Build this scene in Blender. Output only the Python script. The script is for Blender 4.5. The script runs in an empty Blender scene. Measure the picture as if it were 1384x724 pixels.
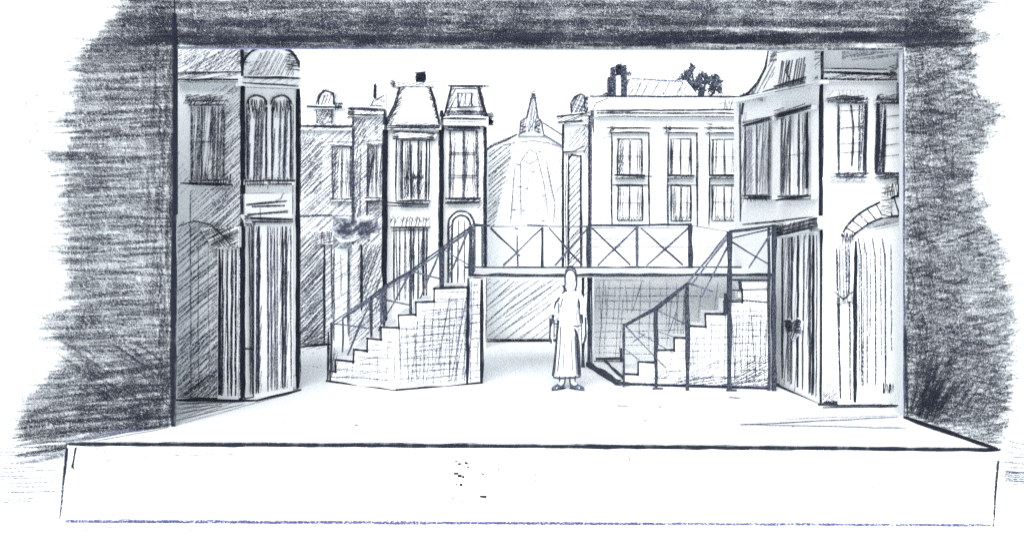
import bpy, bmesh, math, random
from mathutils import Vector
random.seed(7)
R = random.uniform
sc = bpy.context.scene
col = sc.collection

# ------------------------------------------------------------------ camera, sky, sun, exposure
F, CX, HZ, EYE = 1400.0, 692.0, 290.0, 2.5          # focal length and horizon in photo pixels, eye height in metres
cam = bpy.data.cameras.new('camera')
co = bpy.data.objects.new('camera', cam); col.objects.link(co)
co.location = (0, 0, EYE); co.rotation_euler = (math.radians(90), 0, 0)
cam.sensor_width = 36; cam.lens = 36*F/1384
cam.shift_y = -(362-HZ)/1384
cam.clip_end = 500
sc.camera = co

world = bpy.data.worlds.new('World'); sc.world = world; world.use_nodes = True
nt = world.node_tree
bg = nt.nodes['Background']
sky = nt.nodes.new('ShaderNodeTexSky'); sky.sky_type = 'NISHITA'; sky.sun_disc = False
SUN_EL, SUN_AZ = 36, 194                              # sun high behind the auditorium
sky.sun_elevation = math.radians(SUN_EL); sky.sun_rotation = math.radians(SUN_AZ)
hs = nt.nodes.new('ShaderNodeHueSaturation'); hs.inputs['Saturation'].default_value = .16
nt.links.new(sky.outputs[0], hs.inputs['Color']); nt.links.new(hs.outputs[0], bg.inputs['Color'])
bg.inputs['Strength'].default_value = .15
sl = bpy.data.lights.new('sun', 'SUN'); sl.energy = 3.2; sl.angle = math.radians(50); sl.color = (1, .99, .97)
so = bpy.data.objects.new('sun', sl); col.objects.link(so)
so.rotation_euler = (math.radians(90-SUN_EL), 0, math.radians(180-SUN_AZ)*1)
sc.view_settings.view_transform = 'Standard'; sc.view_settings.look = 'None'
sc.view_settings.exposure = .3; sc.view_settings.gamma = 1
sc.cycles.transparent_max_bounces = 48
sc.cycles.max_bounces = 5; sc.cycles.diffuse_bounces = 4
sc.cycles.use_denoising = False

# ------------------------------------------------------------------ materials
MATS = {}
def _nodes(name):
    m = bpy.data.materials.new(name); m.use_nodes = True
    t = m.node_tree; b = t.nodes['Principled BSDF']; b.inputs['Roughness'].default_value = .9
    b.inputs['Specular IOR Level'].default_value = .1
    MATS[name] = m
    return m, t, b
def _noise(t, scale, detail=2, ysc=3.0, rough=.6):
    tc = t.nodes.new('ShaderNodeTexCoord'); mp = t.nodes.new('ShaderNodeMapping'); n = t.nodes.new('ShaderNodeTexNoise')
    mp.inputs['Scale'].default_value = (1, ysc, 1)
    t.links.new(tc.outputs['Object'], mp.inputs[0]); t.links.new(mp.outputs[0], n.inputs['Vector'])
    n.inputs['Scale'].default_value = scale; n.inputs['Detail'].default_value = detail; n.inputs['Roughness'].default_value = rough
    return n
def _range(t, src, a, b, lo, hi):
    r = t.nodes.new('ShaderNodeMapRange'); t.links.new(src, r.inputs[0])
    for i, v in enumerate((a, b, lo, hi)): r.inputs[i+1].default_value = v
    return r.outputs[0]
def paper(name, c1, c2, scale=9):
    m, t, b = _nodes(name)
    n = _noise(t, scale, 5); mx = t.nodes.new('ShaderNodeMix'); mx.data_type = 'RGBA'
    mx.inputs[6].default_value = (*c1, 1); mx.inputs[7].default_value = (*c2, 1)
    t.links.new(_range(t, n.outputs[0], .35, .65, 0, 1), mx.inputs[0]); t.links.new(mx.outputs[2], b.inputs['Base Color'])
def graphite(name, c, alpha, lo, hi, scale=62, fixed=False):
    """pencil laid on the tooth of the painted board: the grain lets the board show"""
    m, t, b = _nodes(name)
    n = _noise(t, scale, 3 if fixed else 2, .9 if fixed else 3.0)
    n2 = _noise(t, 4 if fixed else 7, 3, .2 if fixed else 3.0)
    a = _range(t, n.outputs[0], lo, hi, 0, alpha)
    p = t.nodes.new('ShaderNodeMath'); p.operation = 'MULTIPLY'
    t.links.new(a, p.inputs[0]); t.links.new(_range(t, n2.outputs[0], .3, .6, .55, 1.0), p.inputs[1])
    b.inputs['Base Color'].default_value = (*c, 1)
    t.links.new(p.outputs[0], b.inputs['Alpha'])
def timber(name, c1, c2):
    m, t, b = _nodes(name)
    n = _noise(t, 70, 2, 1.0); mx = t.nodes.new('ShaderNodeMix'); mx.data_type = 'RGBA'
    mx.inputs[6].default_value = (*c1, 1); mx.inputs[7].default_value = (*c2, 1)
    t.links.new(_range(t, n.outputs[0], .45, .68, 0, 1), mx.inputs[0]); t.links.new(mx.outputs[2], b.inputs['Base Color'])
paper('white_board', (.79, .825, .85), (.85, .88, .895), 30)
paper('white_floor', (.80, .84, .87), (.84, .87, .895), 25)
paper('white_plaster', (.56, .60, .625), (.60, .64, .66), 25)
paper('grey_board', (.62, .66, .74), (.78, .81, .86))
graphite('B', (.014, .018, .030), .98, .20, .40)
graphite('D', (.018, .024, .042), .95, .29, .49, 52)
graphite('M', (.030, .037, .066), .90, .35, .53, 52)
graphite('L', (.055, .066, .125), .78, .38, .56, 52)
graphite('V', (.10, .10, .26), .62, .36, .54, 52)
graphite('scribble', (.022, .027, .043), .54, .40, .58, 78, True)
graphite('scribble_dark', (.015, .019, .030), .56, .36, .56, 72, True)
graphite('wash', (.036, .042, .068), .42, .40, .60, 78, True)
graphite('smudge', (.07, .08, .12), .72, .25, .65, 20)
timber('dark_timber', (.014, .018, .028), (.12, .14, .19))
timber('grey_timber', (.035, .042, .07), (.28, .31, .40))
m, t, b = _nodes('ink'); b.inputs['Base Color'].default_value = (.03, .025, .02, 1)

# ------------------------------------------------------------------ geometry helpers
def W(px, py, d):                                     # a point d metres in front of the eye
    return Vector(((px-CX)/F*d, d, EYE-(py-HZ)/F*d))
class Plane:
    def __init__(s, p, n): s.p = Vector(p); s.n = Vector(n).normalized()
    def at(s, px, py, off=0):
        r = Vector(((px-CX)/F, 1, -(py-HZ)/F)); o = Vector((0, 0, EYE))
        return o + r*((s.p+s.n*off-o).dot(s.n)/r.dot(s.n))
def upright(x0, d0, x1, d1):                          # vertical plane over a line on the floor plan
    a, b = W(x0, HZ, d0), W(x1, HZ, d1); t = (b-a); t.z = 0
    n = Vector((t.y, -t.x, 0))
    return Plane(a, n if n.y < 0 else -n)
class Part:
    def __init__(s, name, plane=None, base=.0, label=None):
        s.name, s.pl, s.base, s.label = name, plane, base, label
        s.v, s.f, s.m, s.mats, s.kids = [], [], [], [], []
    def mi(s, m):
        if m not in s.mats: s.mats.append(m)
        return s.mats.index(m)
    def face(s, pts, m):
        k = len(s.v); s.v += [tuple(p) for p in pts]; s.f.append(tuple(range(k, k+len(pts)))); s.m.append(s.mi(m))
    def extrude(s, front, vec, m):                    # closed prism from a front outline and a vector backwards
        n = len(front); back = [p+vec for p in front]; k = len(s.v)
        s.v += [tuple(p) for p in front+back]
        i = s.mi(m)
        s.f.append(tuple(range(k, k+n))); s.f.append(tuple(range(k+2*n-1, k+n-1, -1))); s.m += [i, i]
        for j in range(n):
            q = (j+1) % n; s.f.append((k+j, k+n+j, k+n+q, k+q)); s.m.append(i)
    def poly(s, pts, a=-.3, b=0, m='white_board'):    # outline in photo pixels on the plane; y None = stands on the floor
        fr = []
        for x, y in pts:
            p = s.pl.at(x, HZ+50 if y is None else y, s.base+b)
            if y is None: p.z = 0
            fr.append(p)
        s.extrude(fr, s.pl.n*(a-b), m)
        return s
    def rect(s, x0, y0, x1, y1, a=0, b=.02, m='white_board'):
        return s.poly([(x0, y0), (x1, y0), (x1, y1), (x0, y1)], a, b, m)
    def stroke(s, pts, w, m='D', off=.004, th=0, taper=True, wob=.6):
        off = s.base+off+R(0, .006)
        q = []
        for (x0, y0), (x1, y1) in zip(pts, pts[1:]):  # cut into short pieces with a hand's wobble
            L = math.hypot(x1-x0, y1-y0); n = max(1, int(L/20))
            for i in range(n): q.append((x0+(x1-x0)*i/n, y0+(y1-y0)*i/n))
        q.append(pts[-1])
        q = [(x+R(-wob, wob), y+R(-wob, wob)) for x, y in q]
        n = len(q); l, r = [], []
        for i, (x, y) in enumerate(q):
            x0, y0 = q[max(0, i-1)]; x1, y1 = q[min(n-1, i+1)]
            dx, dy = x1-x0, y1-y0; L = math.hypot(dx, dy) or 1
            h = w*.5*(1.3 if w < 2.6 else 1.12)*R(.8, 1.2)*(.55 if taper and i in (0, n-1) else 1)
            l.append(s.pl.at(x-dy/L*h, y+dx/L*h, off)); r.append(s.pl.at(x+dy/L*h, y-dx/L*h, off))
        if th:
            s.extrude(l+r[::-1], -s.pl.n*th, m)
        else:
            k = len(s.v); s.v += [tuple(p) for p in l+r]; i0 = s.mi(m)
            for i in range(n-1): s.f.append((k+i, k+i+1, k+n+i+1, k+n+i)); s.m.append(i0)
        return s
    def line(s, x0, y0, x1, y1, w=1.4, m='D', n=1, j=.8, **k):
        for i in range(n):
            e = 0 if n == 1 else j
            s.stroke([(x0+R(-e, e), y0+R(-e, e)), (x1+R(-e, e), y1+R(-e, e))], w, m, **k)
        return s
    def curve(s, pts, w=1.4, m='D', n=1, j=.7, **k):
        for i in range(n):
            e = 0 if n == 1 else j
            s.stroke([(x+R(-e, e), y+R(-e, e)) for x, y in pts], w, m, wob=.25, **k)
        return s
    def hatch(s, poly, ang, gap, w=1.1, m='L', skip=.06, over=1.0, **k):
        a = math.radians(ang); dx, dy = math.cos(a), -math.sin(a); nx, ny = -dy, dx
        t = [x*nx+y*ny for x, y in poly]; c = min(t)+gap*.5
        while c < max(t):
            cc = c+R(-.35, .35)*gap; hit = []
            for i in range(len(poly)):
                x0, y0 = poly[i]; x1, y1 = poly[(i+1) % len(poly)]
                t0, t1 = x0*nx+y0*ny-cc, x1*nx+y1*ny-cc
                if (t0 < 0) != (t1 < 0):
                    f = t0/(t0-t1); x, y = x0+(x1-x0)*f, y0+(y1-y0)*f; hit.append((x*dx+y*dy))
            hit.sort()
            for a0, a1 in zip(hit[::2], hit[1::2]):
                if a1-a0 < 1.5: continue
                if R(0, 1) < skip: continue
                a0 -= R(-1, 1)*over; a1 += R(-1, 1)*over
                px, py = nx*cc, ny*cc; e = R(-.6, .6)
                s.stroke([(px+dx*a0, py+dy*a0), (px+nx*e+dx*a1, py+ny*e+dy*a1)], w*R(.7, 1.3), m, wob=.35, **k)
            c += gap*R(.75, 1.25)
        return s
    def scrib(s, x0, y0, x1, y1, n=6, w=1.5, m='D', **k):   # a dark scribble zigzagging inside a box
        n += 2; hor = (x1-x0) > (y1-y0)
        if k.pop('second', True): s.scrib(x0+R(-1.5, 1), y0+R(-1, 1), x1+R(-1, 1.5), y1+R(-1, 1), n-1+random.randint(0, 3), w*.8, m, second=False, **k)
        p = []
        for i in range(n+1):
            f = i/n
            if hor: p.append((x0+(x1-x0)*f, y0 if i % 2 else y1))
            else: p.append((x0 if i % 2 else x1, y0+(y1-y0)*f))
        return s.curve([(x+R(-1.3, 1.3), y+R(-1.3, 1.3)) for x, y in p], w, m, **k)
    def bar(s, p, q, w, m='dark_timber', h=None):     # straight timber between two world points
        p, q = Vector(p), Vector(q); t = (q-p).normalized(); h = h or w
        a = Vector((0, 1, 0)) if abs(t.y) < .9 else Vector((1, 0, 0))
        u = t.cross(a).normalized(); v = t.cross(u).normalized()
        s.extrude([p+u*w/2+v*h/2, p-u*w/2+v*h/2, p-u*w/2-v*h/2, p+u*w/2-v*h/2], q-p, m)
        return s
    def wbar(s, p, q, w, m='dark_timber'):            # timber with a slightly hand-hewn line
        p, q = Vector(p), Vector(q); n = max(1, int((q-p).length/.22)); pts = [p]
        for i in range(1, n): pts.append(p.lerp(q, i/n)+Vector((R(-.007, .007), R(-.004, .004), R(-.007, .007))))
        pts.append(q)
        t = (q-p).normalized(); a = Vector((0, 1, 0)) if abs(t.y) < .9 else Vector((1, 0, 0))
        u = t.cross(a).normalized(); v = t.cross(u).normalized(); k = len(s.v); i0 = s.mi(m)
        for c in pts:
            h = w/2*R(.55, 1.05)
            s.v += [tuple(c+u*h+v*h), tuple(c-u*h+v*h), tuple(c-u*h-v*h), tuple(c+u*h-v*h)]
        for i in range(len(pts)-1):
            for j in range(4):
                b0 = k+4*i; s.f.append((b0+j, b0+(j+1) % 4, b0+4+(j+1) % 4, b0+4+j)); s.m.append(i0)
        s.f.append((k, k+3, k+2, k+1)); e = k+4*(len(pts)-1); s.f.append((e, e+1, e+2, e+3)); s.m += [i0, i0]
        return s
    def tube(s, pts, r, m='dark_timber', sides=6, radii=None):
        k = len(s.v); i0 = s.mi(m); n = len(pts); pts = [Vector(p) for p in pts]
        for i, p in enumerate(pts):
            t = (pts[min(n-1, i+1)]-pts[max(0, i-1)]).normalized(); a = Vector((0, 1, 0)) if abs(t.y) < .9 else Vector((1, 0, 0))
            u = t.cross(a).normalized(); v = t.cross(u).normalized(); rr = radii[i] if radii else r
            for j in range(sides):
                an = 2*math.pi*j/sides; s.v.append(tuple(p+u*math.cos(an)*rr+v*math.sin(an)*rr))
        for i in range(n-1):
            for j in range(sides):
                j2 = (j+1) % sides; s.f.append((k+i*sides+j, k+i*sides+j2, k+(i+1)*sides+j2, k+(i+1)*sides+j)); s.m.append(i0)
        s.f.append(tuple(k+j for j in range(sides))[::-1]); s.f.append(tuple(k+(n-1)*sides+j for j in range(sides))); s.m += [i0, i0]
        return s
    def sub(s, name, label=None, base=None):
        p = Part(name, s.pl, s.base if base is None else base, label); s.kids.append(p); return p
    def build(s, parent=None, origin=Vector((0, 0, 0))):
        me = bpy.data.meshes.new(s.name)
        me.from_pydata([tuple(Vector(v)-origin) for v in s.v], [], s.f)
        for m in s.mats: me.materials.append(MATS[m])
        me.polygons.foreach_set('material_index', s.m); me.update()
        o = bpy.data.objects.new(s.name, me); col.objects.link(o)
        if parent: o.parent = parent
        if s.label: o['label'] = s.label
        for c in s.kids: c.build(o, origin)
        return o
class Thing:
    def __init__(s, name, label, cat, base, plane=None, group=None):
        s.e = bpy.data.objects.new(name, None); col.objects.link(s.e); s.e.location = base; s.base = Vector(base)
        s.e.empty_display_size = .3
        s.e['label'] = label; s.e['category'] = cat
        if group: s.e['group'] = group
        s.pl = plane; s.parts = []
    def part(s, name, plane=None, base=0., label=None):
        p = Part(name, plane or s.pl, base, label); s.parts.append(p); return p
    def done(s):
        for p in s.parts: p.build(s.e, s.base)
def structure(p, o=None):
    o = o or p.build(); o['kind'] = 'structure'; return o

# ------------------------------------------------------------------ planes of the set
P_WALL = upright(232, 12.25, 1222, 12.85)
def on(pl, px): p = pl.at(px, HZ); return p
APRON = upright(90, 11.36, 1350, 11.14)
FLOOR = Plane((0, 0, 0), (0, 0, 1))
GZ = -.87

# ground
g = Part('ground'); g.extrude([Vector((-60, -30, GZ)), Vector((60, -30, GZ)), Vector((60, 60, GZ)), Vector((-60, 60, GZ))], Vector((0, 0, -.2)), 'white_floor')
g.pl = Plane((0, 0, GZ), (0, 0, 1))
for y in (712, 716): g.line(85, y, 500, y-1, .8, 'L')
structure(g)
# stage: one raised block, apron in front of the opening
nw = -P_WALL.n; TH = .12
JL, JR = on(P_WALL, 234.5), on(P_WALL, 1221)
a0, a1 = on(APRON, 91), on(APRON, 1350)
plan = [a0, a1, JR+Vector((.003, 0, 0)), JR+nw*(TH+.004), Vector((9.5, JR.y+TH+.05+.33, 0)), Vector((9.5, 23, 0)), Vector((-9.5, 23, 0)), Vector((-9.5, JL.y+TH-.3, 0)), JL+nw*(TH+.004), JL-Vector((.003, 0, 0))]
for p in plan: p.z = 0
st = Part('stage_floor', FLOOR)
st.extrude(plan, Vector((0, 0, GZ+.002)), 'white_floor')
def floorline(x0, y0, x1, y1, w=1, m='L', n=1): st.line(x0, y0, x1, y1, w, m, n, off=.002)
# front edge of the apron, heavy pencil line
st.pl = APRON
st.stroke([(89, 599.5), (500, 601), (900, 603.5), (1352, 607.5)], 5.2, 'B', off=.004, wob=.5)
st.stroke([(92, 600), (500, 601.5), (900, 604), (1350, 608)], 3.6, 'B', off=.006, wob=.6)
st.line(92, 618, 330, 613, 1, 'L'); st.line(110, 622, 290, 616, .8, 'L')
st.line(90, 604, 81, 700, 3, 'D', off=.003); st.line(91, 606, 86, 655, 2.6, 'D', 2); st.line(103, 604, 97, 632, 3, 'B', 2); st.line(91, 606, 88, 640, 4, 'B', 2); st.line(96, 628, 101, 634, 2.4, 'D')
st.line(128, 604, 142, 612, 1, 'M', 2)
st.line(1349, 622, 1343, 712, 1.8, 'D', 2); st.line(1350, 622, 1347, 660, 1.8, 'D')
st.line(88, 703.5, 1342, 710.0, 2.4, 'V', 3, 1.2, off=.004); st.line(88, 704, 900, 708, 1.6, 'L', 2)
st.line(724, 612, 724, 700, .9, 'L')
for (x, y, a, c) in ((617, 623, 5, 2), (621, 626, 4, 4), (630, 625, 4, 4), (633, 631, 4, 2), (616, 639.5, 6, 4), (621, 643, 5, 6), (626, 643, 2.4, 5), (623, 655, 3, 5), (617, 654, 2, 2), (652, 640, 5, 2.5), (653, 671, 9, 5), (611, 674, 4, 1.5), (625, 677, 3, 1.5), (674, 634, 2.4, 3), (851, 619, 3, 2.5)):
    st.stroke([(x-a/2, y+R(-1, 1)), (x+a/2, y+R(-1, 1))], c, 'ink', wob=.6)
for _ in range(26): x, y = R(596, 690), R(616, 684); st.stroke([(x, y), (x+R(.8, 2), y+R(-1, 1))], .9, 'M')
for _ in range(16): x, y = R(800, 1320), R(622, 696); st.stroke([(x, y), (x+R(.8, 2), y+R(-1, 1))], .9, 'M')
for (x, y) in ((1180, 658), (1257, 636)):
    for _ in range(14): a, c = x+R(-11, 11), y+R(-10, 10); st.stroke([(a, c), (a+R(-6, 6), c+R(-6, 6))], 1.5, 'L')
# pencil marks on the boards, including shadow hatched in at the house feet
st.pl = FLOOR
for a in ((97, 594, 234, 569.5, 2, 'V', 2), (140, 589, 232, 572, 1.2, 'M', 2), (236, 539.5, 345, 541, 3.0, 'B', 2), (345, 541.5, 408, 526, 3, 'B', 2),
          (240, 545, 330, 542, 1.2, 'L', 3), (238, 552, 300, 546, 1, 'L', 2), (236, 560, 300, 548, 1, 'L', 2), (236, 568, 330, 545, 1, 'L', 2), (250, 570, 390, 532, .9, 'L', 1),
          (404, 468, 447, 465.5, 2, 'D', 2), (655, 461.5, 755, 461, 1.6, 'D', 2), (1045, 517, 1112, 546, 3.2, 'B', 2), (1105, 546, 1214, 547, 2, 'D', 2), (1112, 550, 1212, 549, 1.6, 'M', 2), (1000, 573, 1214, 563, 1.2, 'L', 2), (1000, 573.5, 1225, 578, 1, 'L', 2), (1060, 566, 1218, 560, 1.0, 'L', 1),
          (1222, 563, 1348, 606, 4.4, 'B', 2), (1222, 563, 1348, 606, 3.0, 'B', 2),
          (890, 549, 894, 550, 1.6, 'M', 1), (480, 573, 483, 574, 2, 'M', 1), (835, 548, 848, 548, 1.4, 'M', 1), (985, 536, 1000, 537, 2, 'M', 1), (870, 567, 874, 568, 1.6, 'M', 1), (1070, 575, 1073, 576, 1.6, 'M', 1)):
    st.line(a[0], a[1], a[2], a[3], a[4], a[5], a[6], off=.002, j=.8)
st.hatch([(236, 541), (330, 543), (300, 552), (236, 566)], 20, 5, 1, 'L', off=.002)  # floor shadow before the left house, drawn as light hatching
st.hatch([(1118, 541), (1212, 543), (1212, 549), (1125, 550)], 15, 3, 1.1, 'M', off=.002)  # shading pencilled onto the floor at the foot of the arch house
st.hatch([(404, 455), (440, 467), (440, 471), (404, 472)], 15, 3, 1.1, 'M', off=.002)
st.hatch([(105, 596), (232, 571), (232, 577), (150, 596)], 10, 4, 1, 'L', off=.002)
for _ in range(10): x, y = R(410, 435), R(472, 500); st.stroke([(x, y), (x+R(-1.5, 1.5), y+R(.5, 2))], 1.1, 'M', off=.002)
for _ in range(60):
    x, y = R(300, 1200), R(545, 595); st.stroke([(x, y), (x+R(.6, 1.6), y+R(-.5, .5))], .8, 'L', off=.002)
structure(st)
# white sky cloth at the very back
sk = Part('sky', Plane((0, 22.4, 0), (0, -1, 0)))
sk.extrude([Vector((-9, 22.4, .003)), Vector((-9, 22.4, 7.4)), Vector((9, 22.4, 7.4)), Vector((9, 22.4, .003))], Vector((0, .1, 0)), 'white_board')
for a in ((402, 133, 475, 135), (440, 145, 530, 130), (560, 112, 640, 106)): sk.line(*a, .8, 'L', off=.004)
for _ in range(40): x, y = R(410, 1000), R(72, 125); sk.stroke([(x, y), (x+R(-2, 2), y+R(-2, 2))], .9, 'L')
structure(sk)

# ------------------------------------------------------------------ proscenium wall with its scribbled dark surround
wl = Thing('proscenium_wall', 'broad white wall framing the stage opening, scribbled dark all round the opening', 'wall', (JL.x, JL.y, GZ), P_WALL)
p = wl.part('wall_panel')
def wp(px, z): q = on(P_WALL, px); q.z = z; return q
tl, tr = P_WALL.at(236, 64.5), P_WALL.at(1219, 67.5)
out = [wp(-900, GZ), wp(-900, 5.6), wp(2400, 5.6), wp(2400, GZ), wp(1221, GZ), wp(1221, tr.z), wp(234.5, tl.z), wp(234.5, GZ)]
p.extrude(out, nw*TH, 'white_plaster')
def interp(tab, y):
    for (y0, x0), (y1, x1) in zip(tab, tab[1:]):
        if y0 <= y <= y1: return x0+(x1-x0)*(y-y0)/(y1-y0)
    return tab[0][1] if y < tab[0][0] else tab[-1][1]
LEFT = [(0, 165), (30, 142), (45, 128), (60, 108), (75, 104), (100, 92), (120, 95), (150, 92), (158, 66), (165, 66), (175, 92), (200, 88), (208, 60), (216, 62), (228, 82), (260, 76), (290, 78), (305, 70), (312, 92), (335, 78), (343, 66), (350, 72), (362, 84), (385, 88), (398, 75), (412, 100), (428, 52), (440, 46), (455, 58), (468, 88), (485, 80), (500, 62), (520, 48), (535, 24), (560, 20), (585, 18), (600, 50)]
RIGHT = [(0, 1345), (15, 1335), (22, 1318), (40, 1318), (46, 1350), (55, 1348), (62, 1318), (95, 1326), (115, 1322), (128, 1322), (140, 1352), (158, 1362), (175, 1345), (195, 1342), (210, 1325), (245, 1324), (262, 1326), (275, 1338), (300, 1335), (340, 1362), (380, 1365), (410, 1376), (450, 1374), (500, 1372), (540, 1368), (575, 1362), (610, 1350)]
d = wl.part('dark_surround', label='grey pencil scribble with a ragged outer edge')
def wash(x0, x1, y, tilt):
    a = x0
    while a < x1-2:
        e = min(x1, a+R(40, 130)); d.stroke([(a, y), (e, y+(e-a)*tilt)], R(7, 12), 'wash', off=.002+R(0, .01), wob=1.2); a = e-R(0, 10) if e < x1 else x1
for i in range(150):
    yy = -6+i*4.1; lx = interp(LEFT, yy)
    if yy < 588: wash(lx+R(2, 16), R(180, 300) if yy < 54 else 234 if yy < 560 else 234-(yy-560)*3.2, yy, R(-.02, .02))
    rx = interp(RIGHT, yy)
    if yy < 596: wash(R(1150, 1260) if yy < 56 else 1225 if yy < 556 else 1228+(yy-556)*3.0, rx-R(2, 16), yy, R(-.02, .02))
for i in range(34):
    yy = 54-62*R(0, 1)**1.6; wash(R(150, 260), R(1180, 1320), yy, 0)
def blot(x, y): return .5+.5*math.sin(x*.031+y*.017+1.3)*math.sin(y*.043-x*.012)
y = -6.
while y < 606:                                         # left of the opening: long near-level strokes
    for k in range(3):
        yy = y+R(-2, 2); xe = interp(LEFT, yy)+R(-5, 9)
        if R(0, 1) < .12: xe -= R(4, 14)
        sl_ = R(-.05, .10) if yy < 470 else R(-.02, .22)
        x1 = 234.5; m_ = 'scribble'
        lim = interp([(0, 999), (560, 999), (606, 100)], yy) if yy > 565 else 999
        x1 = min(x1, lim) if yy < 598 else 112
        x0 = xe
        if x1-x0 < 6: continue
        # broken into runs so the tone clouds
        a = x0
        while a < x1-3:
            L = R(35, 120); e = min(x1, a+L)
            dens = .52+.25*(yy > 470)+.2*(yy < 90)+.3*(blot(a, yy)-.5)
            if R(0, 1) < dens*.6:
                ya = yy+(a-x1)*-sl_
                yb = yy+(e-x1)*-sl_
                d.stroke([(a, ya), (e, yb)], R(2.0, 3.6), m_, off=.003+R(0, .01))
            a = e-R(0, 12) if e < x1 else x1
    y += 2.0
for _ in range(230):                                   # darker towards the opening's edge
    y = R(-6, 572); x = 232-abs(random.gauss(0, 16)); d.stroke([(x, y), (min(232.5, x+R(-3, 3)), min(577, y+R(14, 60)))], R(2.2, 4.2), 'scribble', off=.004+R(0, .01))
for _ in range(75):                                    # slanting bursts low on the left
    x, y = R(70, 215), R(455, 560); L = R(18, 60); d.stroke([(x, y), (min(231, x+L), y+L*R(.45, .8))], R(1.8, 3.2), 'scribble_dark', off=.004+R(0, .01)) if y+L*.8 < 570-(231-x)*.15 else None
for _ in range(95):
    x = R(95, 200); y = R(520, 575); L = R(20, 60); d.stroke([(x, y), (min(232, x+L), y-L*.08)], R(2, 4), 'scribble', off=.004+R(0, .01)) if y < 592-(x-95)*.16 else None
# along the top
for _ in range(620):
    f = R(0, 1)**.55; y = -8+f*72; x = R(150, 1300); L = R(25, 90)
    if y < 12 and R(0, 1) < .2: continue
    lo = 62.5+(x-236)*.0028
    if 230 < x+L and x < 1222: y = min(y, lo-2.4)
    sl_ = R(-.25, .05) if y < 40 else R(-.04, .04)
    yb = min(y+L*-sl_*.4, lo-2.2)
    d.stroke([(x, y), (min(x+L, 1318), yb)], R(2.2, 4.2), 'scribble' if y < 40 or R(0, 1) < .8 else 'scribble_dark', off=.004+R(0, .01))
for _ in range(60):
    x = R(150, 1230); L = R(40, 130); y = 61-abs(random.gauss(0, 9)); d.stroke([(x, y), (min(x+L, 1225), y+R(-1, 1))], R(3, 5), 'scribble_dark', off=.005+R(0, .01))
for _ in range(110):
    x = R(330, 1200); y = R(2, 34); L = R(14, 40); d.stroke([(x, y+L*.4), (x+L, y-L*.1)], R(1.6, 3), 'scribble', off=.004+R(0, .01))
# right of the opening: finer, broken grain
y = -6.
while y < 612:
    for k in range(3):
        yy = y+R(-2, 2); xe = interp(RIGHT, yy)+R(-8, 5)
        if R(0, 1) < .1: xe += R(3, 10)
        a = 1223.5
        if yy > 563: a = 1224+(yy-563)*2.85
        while a < xe-3:
            e = min(xe, a+R(8, 42)); dens = .66+.2*(yy > 430)+.2*((1262-a) > 0)+.25*(blot(a, yy)-.5)-.18*(a > 1300)
            if R(0, 1) < dens*.75: d.stroke([(a, yy), (e, yy-(e-a)*R(-.35, .5))], R(2.0, 3.6), 'scribble', off=.003+R(0, .01))
            a = e-R(0, 5) if e < xe else xe
    y += 2.1
for _ in range(330):
    x = 1224+abs(random.gauss(0, 42)); y = R(70, 548); L = R(10, 44)
    if x > 1340: continue
    d.stroke([(x, y), (x+R(-2, 10), y+L*.8)], R(2, 4), 'scribble', off=.004+R(0, .01)) if y+L < 556+(x-1222)*.3 else None
for _ in range(46):                                    # fan of strokes low on the right
    b0 = R(1228, 1262); L = R(40, 110); an = R(.9, 1.5); y0 = 560+(b0-1222)*.33
    d.stroke([(b0, y0-4), (b0+L*math.cos(an), y0-L*math.sin(an))], R(1.6, 3.0), 'scribble_dark', off=.004+R(0, .01))
for _ in range(90):
    x = R(1260, 1345); y = R(500, 590); L = R(15, 45)
    if y < 552+(x-1222)*.33: d.stroke([(x, y), (x+L*.5, y-L*.7)], R(1.6, 3.0), 'scribble_dark' if x < 1310 else 'scribble', off=.004+R(0, .01))
for i in range(14):                                    # loose level strokes by the apron's ends
    y = 604+i*6+R(-2, 2); d.line(-8, y+R(0, 8), R(55, 88), y, 1, 'L')
for i in range(7): y = 596+i*7; d.line(R(1355, 1366), y, 1392, y+R(-3, 6), 1.2, 'L', 2)
for i in range(6): y = 636+i*2.5; d.line(1358, y, 1390, y+2, 1.8, 'M')
for i in range(5): y = 650+i*3; d.line(1370, y, 1390, y, 1.6, 'M')
for i in range(9): x, y = R(30, 60), R(120, 200); d.stroke([(x, y), (x+3, y-1)], 2, 'L')
e = wl.part('opening_trim', label='heavy black line round the opening')
e.stroke([(236, 18), (236.5, 120), (236, 300), (235.5, 440)], 5.2, 'B', off=.016, wob=.5)
e.stroke([(235.5, 300), (234.5, 430), (234, 577)], 7.5, 'B', off=.020, wob=.5)
e.stroke([(237, 30), (236, 250), (234.8, 560)], 3.4, 'B', off=.026); e.stroke([(234, 18), (234, 250), (233, 574)], 4.0, 'B', off=.03)
e.stroke([(232, 63.5), (600, 64), (900, 65), (1222, 66.5)], 3.2, 'D', off=.018); e.line(236, 65.5, 560, 65, 1.6, 'V', 2, off=.022)
e.stroke([(1221.5, 66), (1222, 300), (1222.5, 562)], 2.6, 'D', off=.018); e.stroke([(1222, 68), (1222, 300), (1222.5, 560)], 1.6, 'V', off=.022)
e.stroke([(1224, 440), (1226, 560)], 3.4, 'B', off=.02)
j_ = wl.part('jamb_lining', label='black lining down the left side of the opening'); a = JL+Vector((.003, .0, .002)); j_.extrude([a, a+Vector((.02, 0, 0)), a+Vector((.02, 0, tl.z-.01)), a+Vector((0, 0, tl.z-.01))], nw*(TH-.002), 'dark_timber')
wl.done()

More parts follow.
